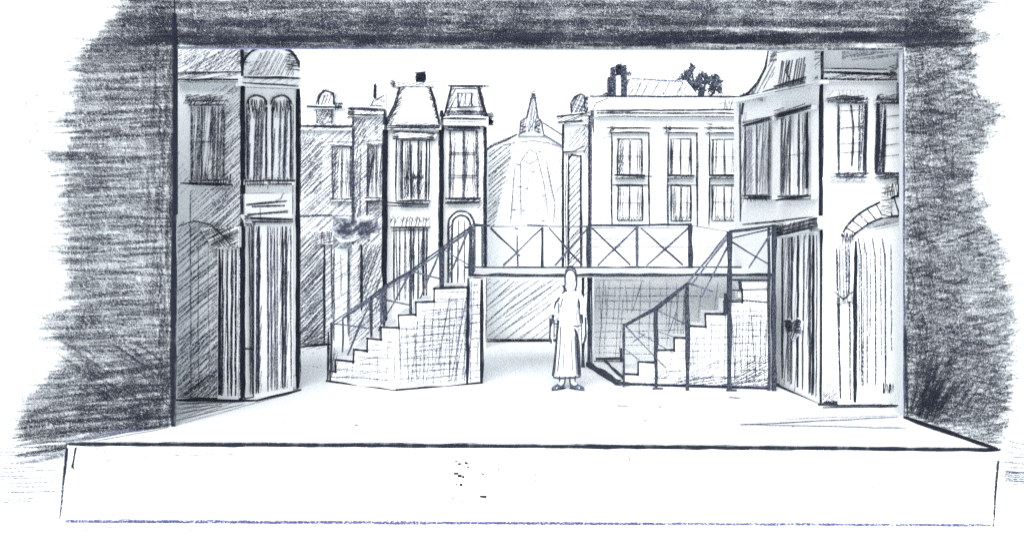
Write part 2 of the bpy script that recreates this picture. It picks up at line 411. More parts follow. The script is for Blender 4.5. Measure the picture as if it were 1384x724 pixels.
# ------------------------------------------------------------------ drawing helpers for the houses
def window(th, x0, y0, x1, y1, cols=2, rows=2, cur=.25, w=1.6, m='D', dark='M', sill=True, head=True, dy=0, nm='window', label=None, fill=0, off=0):
    """pane, frame of glazing bars, curtains, projecting sill and head; dy = rise of the top from left to right"""
    s = th.part(nm, label=label, base=off)
    tp = lambda x: y0+dy*(x-x0)/(x1-x0)
    s.poly([(x0, y0), (x1, y0+dy), (x1, y1), (x0, y1)], 0, .02)
    s.base += .02
    cw = (x1-x0)*cur
    for a, c in ((x0+1.5, x0+cw), (x1-cw, x1-1.5)):
        s.hatch([(a, tp(a)+2), (c, tp(c)+2), (c, y1-2), (a, y1-2)], 88, 2.3, 1.2, dark)
    if fill: s.hatch([(x0, y0), (x1, y0+dy), (x1, y1), (x0, y1)], 84, fill*1.8, 1.0, 'L')
    f = s.sub('frame')
    for a, c in ((x0, 1), (x1, 1)): f.line(a, tp(a), a, y1, w*1.5, 'grey_timber' if False else m, 2, off=.006)
    f.line(x0, y0, x1, y0+dy, w, m, 2); f.line(x0, y1, x1, y1, w, m, 2)
    for i in range(1, cols):
        x = x0+(x1-x0)*i/cols
        f.poly([(x-.8, tp(x)), (x+.8, tp(x)), (x+.8, y1), (x-.8, y1)], 0, .025)
        f.line(x, tp(x), x+R(-1, 1), y1, w*1.3, m, 2, off=.028)
    for i in range(1, rows):
        y = (i/rows)
        ya, yb = y0+(y1-y0)*y, y0+dy*(1-y)+(y1-y0)*y
        f.line(x0, ya+R(-1, 1), x1, yb+R(-1, 1), w*.9, m, 1, off=.03)
    if sill:
        q = s.sub('sill'); q.poly([(x0-4, y1), (x1+4, y1), (x1+4, y1+5), (x0-4, y1+5)], 0, .09)
        q.line(x0-5, y1+1, x1+5, y1+1, w*1.3, m, 2, off=.094); q.line(x0-4, y1+5, x1+4, y1+5, w, m, 2, off=.094)
        q.hatch([(x0-4, y1), (x1+4, y1), (x1+4, y1+5), (x0-4, y1+5)], 20, 2.6, 1.1, 'M', off=.094)
    if head:
        q = s.sub('lintel'); q.poly([(x0-4, y0-6), (x1+4, y0-6+dy), (x1+4, y0-.5+dy), (x0-4, y0-.5)], 0, .09)
        q.line(x0-5, y0-6, x1+5, y0-6+dy, w, m, 2, off=.094); q.line(x0-4, y0-1, x1+4, y0-1+dy, w*1.3, m, 2, off=.094)
        q.hatch([(x0-4, y0-6), (x1+4, y0-6+dy), (x1+4, y0+dy), (x0-4, y0)], 15, 2.4, 1.1, 'M', off=.094)
    return s
def board(th, name, pts, a, b, line=None, m='D', w=1.5, hatch=None, label=None, mat='white_board'):
    s = th.part(name, label=label); s.poly(pts, a, b, mat); s.base = b
    n = len(pts)
    if line is not False:
        for i in range(n):
            if line is None or i in line: s.line(*pts[i], *pts[(i+1) % n], w, m, 2)
    if hatch: s.hatch(pts, *hatch)
    return s
def base_of(pl, px): p = pl.at(px, HZ); return (p.x, p.y, 0)
ROW = 'painted house fronts round the stage'

# ------------------------------------------------------------------ 1 hatched house at the far left
PA = upright(225, 14.2, 328, 14.03)
h = Thing('townhouse', 'grey hatched house front with one shuttered window, leftmost inside the opening', 'house front', base_of(PA, 280), PA, ROW)
s = h.part('wall'); s.poly([(150, 20), (327.5, 20), (327.5, None), (150, None)], -.25, 0)
s.hatch([(240, 66), (326, 66), (326, 98), (240, 98)], 28, 3.0, 1.5, 'L'); s.hatch([(240, 76), (326, 66), (326, 98), (260, 96)], 52, 3.2, 1.3, 'M', .2)
s.hatch([(286, 120), (326, 110), (326, 536), (286, 536)], 40, 3.4, 1.4, 'L'); s.hatch([(300, 130), (326, 120), (326, 300), (300, 300)], 47, 4.2, 1.3, 'M', .2)
s.hatch([(256, 258), (326, 250), (326, 330), (256, 330)], 42, 3.6, 1.3, 'L'); s.hatch([(240, 300), (300, 300), (300, 536), (240, 536)], 38, 7.5, 1.6, 'M', .1)
s.hatch([(240, 300), (300, 300), (300, 536), (240, 536)], 44, 5.5, 1.2, 'L', .1)
s.hatch([(240, 440), (322, 460), (322, 536), (240, 536)], 55, 4, 1.2, 'L', .1); s.hatch([(240, 500), (322, 510), (322, 537), (240, 537)], 35, 3.2, 1.3, 'M', .1)
s.line(240, 538, 328, 539, 2.6, 'B', 2)
s.line(327, 66, 327, 538, 4.2, 'D', 2, off=.006); s.line(327, 40, 327.5, 538, 3.0, 'B', 1, off=.128, th=.02)
s.line(257, 260, 257, 536, 1.2, 'L', 2); s.line(268, 320, 268, 536, 1.0, 'M', 1); s.line(281, 330, 283, 530, 1, 'L', 1)
s.hatch([(240, 200), (258, 245), (258, 262), (240, 262)], 45, 6, 1, 'L', .3)
q = h.part('cornice'); q.poly([(236, 98), (330, 95), (330, 110), (236, 112)], 0, .12); q.base = .12
q.line(240, 99, 326, 97, 1.6, 'D', 2); q.line(240, 108, 326, 107, 2.2, 'D', 2); q.line(240, 111, 322, 111, 1.2, 'M', 2)
q.hatch([(240, 99), (326, 97), (326, 108), (240, 108)], 12, 3.4, 1.2, 'M')
s2 = window(h, 259, 143, 302, 243, 3, 2, .42, 1.6, 'M', 'M', label='tall window behind half closed shutters', fill=2.6)
k = s2.sub('head_moulding'); k.scrib(250, 128, 312, 140, 16, 2, 'M', n=6, off=.02) if False else None
k.poly([(250, 128), (310, 128), (310, 140), (250, 140)], -.02, .08); k.hatch([(250, 128), (310, 128), (310, 140), (250, 140)], 12, 2.4, 1.8, 'M', off=.085); k.hatch([(248, 131), (312, 131), (312, 141), (248, 141)], 60, 4, 1.8, 'D', .2, off=.09)
q = s2.kids[1]; q.line(244, 248, 314, 250, 3, 'D', 3, off=.1); q.scrib(290, 236, 312, 248, 9, 2.2, 'D', off=.1); q.scrib(258, 232, 282, 242, 9, 1.8, 'D', off=.1)
s2.hatch([(284, 150), (302, 146), (302, 240), (284, 240)], 60, 3.4, 1.3, 'M')
dr = h.part('door', label='dark narrow doorway in deep hatching'); dr.poly([(294, 335), (322, 335), (322, None), (294, None)], 0, .03); dr.base = .03
for x, w, m_ in ((297, 3.2, 'B'), (301, 1.6, 'D'), (307, 1.8, 'D'), (313, 2.0, 'D'), (319, 1.8, 'D')): dr.line(x, 337, x+R(-1, 1), 534, w, m_, 2)
dr.hatch([(298, 336), (322, 336), (322, 534), (298, 534)], 88, 4.2, 1.0, 'L')
k = dr.sub('door_head'); k.poly([(270, 308), (323, 306), (323, 334), (288, 336)], 0, .09); k.hatch([(272, 310), (322, 306), (322, 334), (288, 336)], 25, 2.4, 2, 'D', off=.094); k.hatch([(284, 308), (312, 306), (312, 332), (290, 334)], -50, 3.2, 2, 'D', off=.097)
k.curve([(243, 305), (262, 298), (285, 304), (300, 318), (316, 324)], 1.6, 'M', 3, off=.1)
h.done()

# ------------------------------------------------------------------ 2 tall house with the rounded gable
PB = upright(328, 14.03, 405, 14.9)
h = Thing('townhouse', 'tall narrow white house front with rounded gable and twin arched windows', 'house front', base_of(PB, 366), PB, ROW)
s = h.part('wall'); s.poly([(328, 112), (405, 112), (405, None), (328, None)], -.25, 0)
s.line(403.5, 114, 403, 524, 5.0, 'B', 2, off=.006); s.line(403.5, 114, 403, 524, 2.6, 'B', 1, off=.03, th=.03)
s.line(330, 115, 330, 538, 2.6, 'D', 2); s.line(344, 300, 343, 538, 1.8, 'M', 2); s.line(331, 470, 344, 472, 2.4, 'D', 2)
s.line(330, 539, 402, 526, 3.0, 'B', 3)
s.line(396, 140, 396, 290, 1.2, 'M', 1); s.hatch([(345, 508), (402, 500), (402, 524), (345, 537)], 30, 3.6, 1.3, 'M', .2)
q = h.part('gable', label='half round gable'); arc = [(328, 110), (328, 92)]+[(366.5-38.5*math.cos(a), 92-31*math.sin(a)) for a in [math.pi*i/12 for i in range(1, 12)]]+[(405, 92), (405, 110)]
q.poly(arc, -.25, .03); q.base = .03; q.curve(arc[1:-1], 2.4, 'D', 3, off=.006)
q.hatch([(333, 102), (337, 84), (350, 72), (372, 68), (392, 78), (399, 102)], 62, 2.8, 1.5, 'M', .08); q.hatch([(333, 100), (340, 82), (366, 84), (360, 104)], 25, 3.2, 1.2, 'L')
q.scrib(388, 66, 405, 96, 10, 2.4, 'D'); q.scrib(321, 62, 334, 88, 8, 2.2, 'M')
q = h.part('cornice'); q.poly([(327, 103), (407, 104), (407, 120), (327, 116)], 0, .12); q.base = .12
q.line(328, 104.5, 405, 105.5, 2.4, 'D', 2); q.line(328, 112, 403, 116.5, 1.8, 'D', 2); q.line(330, 118, 402, 120, 1, 'M', 1); q.hatch([(328, 106), (405, 107), (405, 118), (328, 113)], 30, 4.2, 1.1, 'L')
for i, (xa, xb) in enumerate(((333, 361), (366, 394))):
    s2 = h.part('window', label='left arched window of the twin pair' if i == 0 else 'right arched window of the twin pair')
    cx_ = (xa+xb)/2; r_ = (xb-xa)/2
    ar = [(xa, 244), (xa, 142)]+[(cx_-r_*math.cos(a), 142-13*math.sin(a)) for a in [math.pi*j/8 for j in range(1, 8)]]+[(xb, 142), (xb, 244)]
    s2.poly(ar, 0, .02); s2.base = .02
    s2.curve(ar[1:-1], 2, 'D', 2); s2.scrib(xa+1, 136, xb-1, 150, 12, 2.2, 'D'); s2.scrib(xa+2, 146, xb-3, 160, 9, 1.6, 'M')
    s2.hatch([(xa+12, 150), (xb-4, 150), (xb-6, 242), (xa+10, 242)], 88, 1.9, 2.0, 'M'); s2.hatch([(xa+10, 180), (xb-4, 180), (xb-6, 242), (xa+9, 242)], 60, 3, 1.2, 'V')
    s2.hatch([(xa+1, 150), (xa+5, 150), (xa+5, 242), (xa+1, 242)], 88, 1.9, 1.4, 'M')
    f = s2.sub('frame'); f.line(xa+1, 144, xa+1.5, 244, 2.2, 'M', 2); f.line(xb-1, 144, xb-1, 244, 2.2, 'D', 2)
    k = s2.sub('sill'); k.poly([(xa-3, 243), (xb+3, 243), (xb+3, 250), (xa-3, 250)], 0, .09); k.line(xa-3, 244, xb+5, 244, 3, 'D', 3, off=.094); k.scrib(xa-2, 240, xb-4, 251, 9, 2, 'D', off=.096); k.line(xa, 249, xb, 249, 2, 'D', 2, off=.094)
    if i == 0: k.line(362, 240, 362, 256, 2, 'D', off=.1)
q = h.part('fascia', label='scribbled shop fascia board above the tall doors'); q.poly([(331, 262), (395, 262), (395, 300), (331, 300)], 0, .08); q.base = .08
q.line(332, 262, 372, 260, 1, 'M', 1); q.curve([(372, 272), (380, 268), (384, 260)], 1.4, 'M', 1); q.line(334, 276, 388, 272, 3, 'M', 3, 1.5); q.line(340, 279, 385, 278, 2, 'D', 2)
q.line(336, 290, 390, 286, 2, 'M', 3, 1.4); q.line(330, 295, 396, 297, 2.6, 'D', 3); q.line(334, 302-3, 396, 300, 2.2, 'D', 2); q.line(352, 280, 352, 296, 1.2, 'M')
k = q.sub('bracket'); k.poly([(330, 290), (337, 292), (341, 303), (334, 306)], 0, .08); k.scrib(331, 291, 341, 306, 6, 2.4, 'D', off=.085)
dr = h.part('door', label='tall plank doors with long vertical pencil lines'); dr.poly([(345, 304), (396, 303), (396, None), (345, None)], 0, .03); dr.base = .03
for x, w, m_ in ((337, 1.6, 'D'), (340.5, 2.6, 'D'), (349, 3.4, 'M'), (351, 1.6, 'D'), (362, 1.6, 'M'), (366, 1.4, 'M'), (371, 1.4, 'M'), (375, 1.6, 'L'), (382, 2.0, 'D'), (387, 2.8, 'M'), (393, 1.6, 'L')):
    dr.line(x, 306, x+R(-2, 1.5), 532-(x-345)*.22, w, m_, 2)
dr.hatch([(346, 306), (353, 306), (353, 530), (346, 530)], 84, 2.2, 1.2, 'M'); dr.hatch([(378, 306), (391, 306), (389, 524), (378, 524)], 86, 2.6, 1.3, 'M', .2); dr.hatch([(360, 306), (372, 306), (372, 524), (364, 524)], 86, 3.4, 1.3, 'L', .1)
h.done()

# ------------------------------------------------------------------ 3 far grey house with a lantern dormer
PC = upright(395, 19.9, 478, 19.9)
h = Thing('townhouse', 'grey hatched house front with a square lantern turret on its flat roof', 'house front', base_of(PC, 440), PC, ROW)
s = h.part('wall'); s.poly([(380, 168), (478, 168), (478, None), (380, None)], -.25, 0, 'white_board')
R1 = [(404, 188), (436, 186), (434, 262), (404, 262)]
s.hatch([(404, 186), (477, 172), (477, 465), (404, 465)], 42, 3.6, 1.5, 'L', .05)
s.hatch(R1, 50, 2.4, 1.5, 'M'); s.hatch(R1, 20, 4.2, 1.2, 'L'); s.hatch([(404, 320), (438, 330), (438, 464), (404, 464)], 48, 3, 1.6, 'M', .05); s.hatch([(404, 400), (438, 400), (438, 464), (404, 464)], 20, 4, 1.2, 'L')
s.hatch([(404, 170), (426, 170), (426, 196), (404, 196)], 70, 3, 1.2, 'L'); s.line(406, 292, 448, 290, 1.6, 'M', 2); s.line(404, 293, 476, 291, 1.2, 'L', 2); s.line(438, 330, 438, 464, 2.4, 'D', 2); s.line(448, 325, 449, 430, 1.4, 'M', 2)
s.line(404, 466, 446, 465, 2.2, 'D', 3); s.hatch([(404, 440), (446, 452), (446, 465), (404, 465)], 25, 3, 1.3, 'M')
s.hatch([(450, 332), (470, 332), (470, 420), (450, 420)], 35, 8, 1.8, 'L')
q = h.part('cornice'); q.poly([(398, 168), (480, 168), (480, 176), (398, 176)], 0, .14); q.base = .14; q.line(404, 170, 476, 171, 2.2, 'D', 3, 1.4); q.hatch([(404, 168), (478, 168), (478, 176), (404, 176)], 20, 3, 1.6, 'M')
q = h.part('turret', label='square lantern turret with a flat cap'); q.poly([(428, 168), (429, 146), (423, 144), (432, 124), (452, 124), (450, 146), (447, 168)], -.5, -.02); q.base = -.02
q.hatch([(429, 146), (449, 146), (447, 168), (428, 168)], 60, 2.2, 1.6, 'M'); q.hatch([(429, 146), (449, 146), (447, 168), (428, 168)], -30, 3.4, 1.5, 'M'); q.hatch([(430, 128), (448, 128), (446, 144), (432, 144)], 70, 2.8, 1.4, 'D', .2)
q.curve([(430, 145), (431, 130), (437, 122), (450, 126), (452, 144)], 1.8, 'D', 3); q.line(428, 146, 428, 168, 1.4, 'D', 2); q.line(448, 146, 447, 168, 1.2, 'M', 2)
q.hatch([(429, 126), (450, 126), (447, 168), (428, 168)], 15, 3, 1.3, 'M', .1, off=.006); q.curve([(424, 150), (430, 128), (440, 121), (452, 128), (449, 150), (450, 168)], 1.4, 'M', 3, 2)
k = q.sub('cap'); k.poly([(414, 142), (460, 142), (460, 147), (414, 147)], -.55, .06); k.line(414, 144, 462, 145, 2.0, 'D', 3, off=.064); k.scrib(452, 138, 462, 148, 5, 1.8, 'D', off=.066)
s2 = window(h, 449, 198, 474, 268, 2, 3, .3, 1.4, 'M', 'M', fill=2.6); s2.hatch([(450, 200), (458, 200), (458, 268), (450, 268)], 50, 2.4, 1.4, 'D', .2)
dr = h.part('door'); dr.poly([(450, 336), (472, 336), (472, None), (450, None)], 0, .03); dr.base = .03; dr.line(451, 336, 451, 460, 1.4, 'M', 2); dr.line(460, 345, 461, 400, 1, 'L', 2); dr.line(471, 336, 471, 455, 2.2, 'M', 2)
dr.hatch([(452, 350), (470, 350), (470, 420), (452, 420)], 35, 9, 1.8, 'L')
k = h.part('awning', label='smudged ragged grey awning over the doorway'); k.poly([(446, 300), (452, 294), (466, 292), (478, 297), (490, 291), (506, 293), (512, 301), (511, 316), (502, 325), (490, 319), (478, 326), (460, 328), (450, 318)], 0, .3, 'grey_board'); k.base = .3; [k.stroke([(R(450, 500), R(298, 320)), (R(460, 510), R(298, 320))], R(6, 12), 'smudge', wob=1.5) for _ in range(12)]
k.stroke([(450, 303), (470, 304), (482, 302)], 16, 'smudge', wob=1, taper=False); k.stroke([(452, 314), (468, 318), (476, 320)], 13, 'smudge', wob=1); k.stroke([(484, 306), (500, 306), (511, 304)], 18, 'smudge', wob=1, taper=False); k.stroke([(486, 318), (500, 318)], 12, 'smudge', wob=1)
k.stroke([(455, 300), (466, 312)], 9, 'smudge'); k.stroke([(492, 300), (498, 318)], 9, 'smudge'); k.hatch([(450, 296), (511, 296), (511, 320), (450, 322)], 30, 4, 1.6, 'M', .2)
q = h.part('door_head'); q.poly([(420, 312), (450, 312), (450, 330), (430, 330)], 0, .1); q.base = .1; q.hatch([(422, 314), (449, 312), (449, 328), (430, 330)], 15, 2.6, 1.8, 'M'); q.scrib(424, 314, 448, 328, 9, 1.6, 'M')
h.done()

# ------------------------------------------------------------------ 4 slim grey house
PD = upright(470, 19.65, 524, 19.65)
h = Thing('townhouse', 'slim grey house front with thin finial, left of the blank mansard roof', 'house front', base_of(PD, 500), PD, ROW)
s = h.part('wall'); s.poly([(476, 150), (521, 150), (521, None), (476, None)], -.25, 0)
s.hatch([(476, 158), (519, 158), (519, 460), (476, 460)], 44, 3.2, 1.6, 'L', .05); s.hatch([(478, 160), (494, 160), (494, 196), (478, 196)], 60, 2.4, 1.7, 'M'); s.hatch([(476, 190), (486, 190), (484, 330), (476, 330)], 80, 2.4, 1.5, 'M', .1)
s.hatch([(505, 168), (519, 160), (519, 196), (505, 196)], 40, 2.6, 1.6, 'M'); s.hatch([(484, 330), (519, 330), (519, 420), (484, 420)], 70, 3.4, 1.6, 'M', .1); s.line(477, 160, 477, 330, 2.2, 'M', 3, 1.2); s.line(487, 200, 486, 300, 1.6, 'L', 2)
s.line(488, 330, 488, 420, 3.2, 'D', 2); s.line(497, 200, 496, 300, 1.8, 'M', 2)
q = h.part('cornice'); q.poly([(470, 145), (522, 145), (522, 157), (470, 157)], 0, .14); q.base = .14; q.line(472, 147, 521, 149, 2.2, 'D', 3, 1.2); q.line(474, 155, 520, 156, 1.6, 'D', 2); q.scrib(470, 146, 480, 160, 6, 2.2, 'D'); q.hatch([(474, 148), (520, 148), (520, 156), (474, 156)], 25, 3.6, 1.4, 'M')
q = h.part('roof'); q.poly([(500, 145), (506, 132), (521, 124), (521, 145)], -.25, .02); q.base = .02; q.line(500, 144, 508, 130, 2, 'M', 2); q.line(506, 131, 520, 138, 1.6, 'M', 2); q.line(508, 136, 520, 128, 1.8, 'M', 2); q.line(502, 142, 519, 144, 1.6, 'M', 2); q.hatch([(504, 138), (520, 128), (520, 144), (502, 144)], 150, 4, 1.3, 'M')
k = q.sub('finial'); k.poly([(504.5, 132), (505, 114), (508, 114), (508.5, 132)], -.06, .02, 'dark_timber'); k.scrib(504.5, 114, 508.5, 132, 6, 2, 'D', off=.024)
s2 = window(h, 498, 196, 518, 266, 2, 1, .4, 1.4, 'M', 'M', fill=2.4); s2.hatch([(498, 196), (506, 196), (506, 268), (498, 268)], 80, 2, 1.5, 'D', .2)
q = s2.kids[1]; q.scrib(496, 270, 514, 290, 9, 1.8, 'M', off=.1)
h.done()

# ------------------------------------------------------------------ 5 white mansard house with pedimented window
PE = upright(519, 19.3, 594, 19.3)
h = Thing('townhouse', 'white house front under a blank mansard roof with a lumpy dark chimney', 'house front', base_of(PE, 557), PE, ROW)
s = h.part('wall'); s.poly([(519, 172), (594, 172), (594, None), (519, None)], -.3, 0)
s.line(520, 150, 519, 384, 5.2, 'B', 2, off=.006); s.line(521, 158, 519, 470, 4.0, 'B', 1, off=.15, th=.15); s.line(594, 175, 593.5, 352, 2, 'D', 1)
q = h.part('roof', label='blank white mansard roof with hatched hips'); rf = [(521, 171), (533, 148), (541, 116), (581, 116), (588, 140), (595, 171)]
q.poly(rf, -.3, .05); q.base = .05; q.curve([(521, 171), (526, 158), (534, 142), (540, 117)], 3.4, 'D', 3, off=.006); q.curve([(581, 117), (587, 136), (594, 168)], 3.4, 'D', 3); q.hatch([(521, 168), (531, 146), (537, 116), (545, 118), (536, 148), (530, 170)], 55, 2.6, 1.8, 'M'); q.hatch([(578, 116), (584, 116), (595, 165), (589, 160)], 70, 2.6, 1.8, 'D')
q.line(530, 113, 583, 114, 2.6, 'D', 3); q.line(534, 117, 580, 117, 1.6, 'D', 2)
q.hatch([(521, 170), (527, 156), (534, 144), (539, 117), (547, 117), (541, 146), (532, 162), (528, 171)], 30, 2.2, 1.5, 'D', .1, off=.006); q.hatch([(577, 117), (583, 117), (596, 168), (589, 164)], 150, 2.2, 1.5, 'D', .1, off=.006); q.hatch([(520, 166), (595, 166), (595, 171), (520, 171)], 10, 2.2, 1.4, 'M', off=.006)
k = q.sub('ridge'); k.poly([(529, 110), (585, 112), (585, 117), (529, 117)], -.3, .03); k.hatch([(529, 110), (585, 112), (585, 117), (529, 117)], 15, 2.6, 1.5, 'D', off=.034); k.scrib(528, 108, 534, 118, 4, 2.2, 'D', off=.036)
k = h.part('chimney', label='lumpy dark round chimney'); k.poly([(563, 112), (561, 105), (564, 99), (570, 97), (575, 100), (575, 106), (572, 112)], -.25, -.06, 'grey_timber'); k.base = -.06; k.scrib(562, 98, 575, 113, 9, 3, 'D'); k.scrib(563, 98, 574, 112, 7, 3, 'B'); k.hatch([(562, 100), (575, 100), (573, 112), (563, 112)], 60, 2, 1.8, 'D')
q = h.part('cornice'); q.poly([(517, 169), (596, 169), (596, 175), (517, 175)], 0, .13); q.base = .13; q.line(522, 170, 595, 170, 2, 'D', 2); q.line(522, 173, 594, 173.5, 1.6, 'D', 2); q.hatch([(522, 169), (595, 169), (595, 175), (522, 175)], 15, 3, 1.4, 'M')
s2 = window(h, 543, 190, 576, 270, 3, 1, .34, 1.8, 'D', 'D', label='tall narrow window under a flat pediment', sill=True, head=False)
s2.line(546, 240, 573, 240, 2.2, 'D', 2); s2.scrib(548, 236, 572, 244, 9, 1.8, 'D'); s2.hatch([(550, 196), (560, 196), (560, 266), (550, 266)], 86, 2.6, 1.6, 'M'); s2.hatch([(546, 246), (573, 246), (573, 268), (546, 268)], 70, 3.2, 1.6, 'M')
k = s2.sub('surround'); 
for x in (536, 580): k.poly([(x-2, 186), (x+2, 186), (x+2, 271), (x-2, 271)], -.02, .05); k.line(x, 186, x-1, 271, 1.6, 'D', 2, off=.055)
k.line(541, 190, 541, 270, 1.2, 'M', 1, off=.06)
k = s2.sub('pediment'); k.poly([(532, 177), (592, 179), (588, 187), (536, 187)], -.02, .12); k.line(531, 178, 594, 180, 1.8, 'D', 2, off=.125); k.line(536, 187, 584, 187, 1.6, 'D', 2, off=.125); k.scrib(531, 179, 538, 189, 4, 1.8, 'D', off=.125); k.scrib(578, 181, 588, 191, 5, 1.8, 'D', off=.125); k.line(534, 182, 586, 184, 1, 'M', 1, off=.125)
k = s2.kids[1]; k.line(523, 274, 580, 277, 2.2, 'D', 2, off=.1); k.line(524, 277, 578, 280, 1.6, 'D', 2, off=.1)
dr = h.part('door', label='shop door under a lace of scallops'); dr.poly([(530, 304), (578, 304), (578, None), (530, None)], 0, .03); dr.base = .03
for x, w, m_ in ((532, 1.6, 'D'), (536, 1.2, 'M'), (541, 1.4, 'M'), (548, 1.4, 'M'), (555, 3, 'M'), (559, 1.6, 'D'), (566, 1.6, 'M'), (572, 2.8, 'D'), (577, 1.8, 'D')): dr.line(x, 308, x+R(-1, 1), 405, w, m_, 2)
dr.hatch([(552, 310), (562, 310), (560, 400), (552, 400)], 84, 2.2, 1.4, 'M'); dr.hatch([(568, 310), (577, 310), (577, 380), (568, 380)], 84, 2.4, 1.4, 'M')
k = dr.sub('door_head'); k.poly([(528, 292), (580, 292), (580, 306), (528, 306)], -.02, .07)
k.line(527, 307, 582, 307, 1.8, 'D', 2, off=.075); k.line(530, 312, 578, 311, 1.2, 'D', 2, off=.075)
k.hatch([(528, 294), (580, 294), (580, 305), (528, 305)], 80, 4.2, 1.7, 'D', .1, off=.076); k.scrib(528, 293, 580, 300, 11, 1.2, 'M', off=.078)
h.done()

# ------------------------------------------------------------------ 6 mansard house with dormer
PF = upright(594, 19.42, 662, 19.42)
h = Thing('townhouse', 'narrow white house front with mansard dormer above one tall three tier window', 'house front', base_of(PF, 628), PF, ROW)
s = h.part('wall'); s.poly([(595, 160), (657, 160), (657, None), (595, None)], -.3, 0)
s.line(596.5, 150, 596, 392, 4.8, 'B', 2, off=.006); s.line(597, 150, 596, 392, 3.6, 'B', 1, off=.16, th=.16); s.line(656, 160, 656, 372, 3.6, 'D', 3, off=.006); s.hatch([(646, 190), (655, 180), (655, 300), (646, 300)], 50, 4, 1.2, 'L')
s.line(658, 370, 657, 462, 1.8, 'M')
q = h.part('roof', label='mansard roof with hatched hips'); rf = [(598, 160), (606, 134), (609, 116), (652, 115), (655, 140), (661, 160)]
q.poly(rf, -.3, .05); q.base = .05; q.curve([(599, 160), (606, 136), (610, 117)], 2.6, 'D', 3); q.curve([(647, 117), (650, 134), (658, 158)], 3.6, 'D', 3); q.line(606, 116, 662, 117, 2.4, 'D', 3); q.line(610, 120, 652, 120, 1.4, 'M', 2); q.hatch([(600, 158), (608, 130), (612, 120), (618, 120), (611, 158)], 66, 3, 1.6, 'M'); q.hatch([(642, 122), (650, 122), (660, 158), (650, 158)], 70, 2.6, 1.6, 'M')
q.hatch([(599, 160), (606, 136), (610, 117), (617, 119), (612, 140), (607, 160)], 60, 2.4, 1.4, 'M', .1, off=.006); q.hatch([(644, 118), (650, 118), (660, 160), (650, 160)], 110, 2.2, 1.6, 'D', .1, off=.006); q.line(604, 155, 658, 155, 1.8, 'M', 3); q.line(604, 146, 654, 144, 1.4, 'M', 2); q.line(602, 151, 656, 151, 2, 'D', 2)
k = q.sub('dormer'); k.poly([(617, 125), (640, 125), (640, 143), (617, 143)], -.05, .16); k.line(617, 126, 640, 126, 1.4, 'D', 2, off=.165); k.line(619, 126, 619, 144, 3, 'D', 2, off=.165); k.line(629, 127, 629, 142, 1.8, 'D', 1, off=.165); k.line(638, 126, 638, 144, 3, 'D', 2, off=.165); k.hatch([(617, 126), (640, 126), (640, 143), (617, 143)], 75, 3, 1.4, 'M', off=.166)
k = h.part('bracket', label='dark pointed bracket at the eaves'); k.poly([(655, 152), (663, 160), (667, 164), (658, 170), (654, 168)], -.2, .12, 'dark_timber'); k.base = .12; k.scrib(655, 152, 666, 168, 7, 3, 'D'); k.scrib(654, 154, 666, 168, 6, 2.6, 'B')
q = h.part('cornice'); q.poly([(594, 158), (660, 158), (660, 171), (594, 171)], 0, .13); q.base = .13; q.line(597, 160, 658, 160, 2.2, 'D', 2); q.line(598, 170, 655, 171, 1.8, 'D', 2); q.line(600, 164, 655, 164, 1, 'L', 2)
s2 = window(h, 608, 176, 645, 268, 2, 3, .2, 2.2, 'M', 'M', label='tall three tier window')
for y in (206, 209, 237, 240): s2.kids[0].line(606, y, 643, y+R(-1, 1), 1.8, 'D', 1, off=.03)
k = s2.kids[1]; k.line(602, 268, 650, 268, 2.6, 'D', 2, off=.1); k.line(602, 274, 648, 274, 2.6, 'D', 2, off=.1); k.hatch([(628, 266), (650, 266), (648, 275), (630, 275)], 30, 2.4, 1.8, 'D', off=.1)
s2.kids[2].line(604, 172, 648, 172, 3, 'D', 3, off=.1); s2.hatch([(625, 180), (634, 180), (632, 264), (626, 264)], 82, 2.4, 1.5, 'M', .1)
dr = h.part('door', label='arched doorway'); ar = [(606, None), (606, 304)]+[(623.5-17.5*math.cos(a), 304-19*math.sin(a)) for a in [math.pi*i/8 for i in range(1, 8)]]+[(641, 304), (641, None)]
dr.poly(ar, 0, .04); dr.base = .04; dr.curve([(x, y or 400) for x, y in ar], 2, 'D', 2); ar2 = [(610, 400), (611, 306)]+[(623.5-12.5*math.cos(a), 304-13*math.sin(a)) for a in [math.pi*i/8 for i in range(1, 8)]]+[(636, 306), (636, 400)]
dr.curve(ar2, 1.8, 'M', 3); dr.hatch([(606, 310), (611, 300), (611, 390), (606, 390)], 60, 2.2, 1.4, 'M'); dr.line(619, 298, 619, 390, 1.2, 'M', 2); dr.line(628, 298, 628, 390, 1.2, 'M', 2); dr.hatch([(636, 300), (641, 306), (641, 390), (636, 390)], 60, 2.2, 1.4, 'M')
h.done()

# ------------------------------------------------------------------ 7 church cloth at the back
PG = upright(640, 20.6, 800, 20.6)
h = Thing('church', 'pale distant church front with curved gable and small spiky dark spire', 'church front', base_of(PG, 715), PG)
s = h.part('wall'); top = [(640, 214), (655, 203), (668, 195), (684, 189), (699, 181), (738, 181), (748, 187), (762, 196), (800, 210)]
s.poly([(640, None)]+top+[(800, None)], -.12, 0); s.curve(top[:5], 2.4, 'M', 3); s.hatch([(742, 200), (760, 204), (760, 300), (750, 300)], 50, 8, 1, 'L', .3); s.curve([(702, 192), (722, 190), (740, 193), (760, 199)], 1.2, 'L', 2)
s.curve([(662, 212), (680, 196), (700, 192)], 1.2, 'L', 2)
s.hatch([(660, 205), (690, 193), (690, 215), (678, 260), (668, 308), (660, 308)], 40, 4.0, 1.8, 'M', .08); s.hatch([(660, 240), (682, 222), (670, 300), (660, 305)], 48, 4, 1.4, 'L'); s.hatch([(690, 195), (700, 194), (688, 240), (680, 260)], 40, 6, 1.2, 'L')
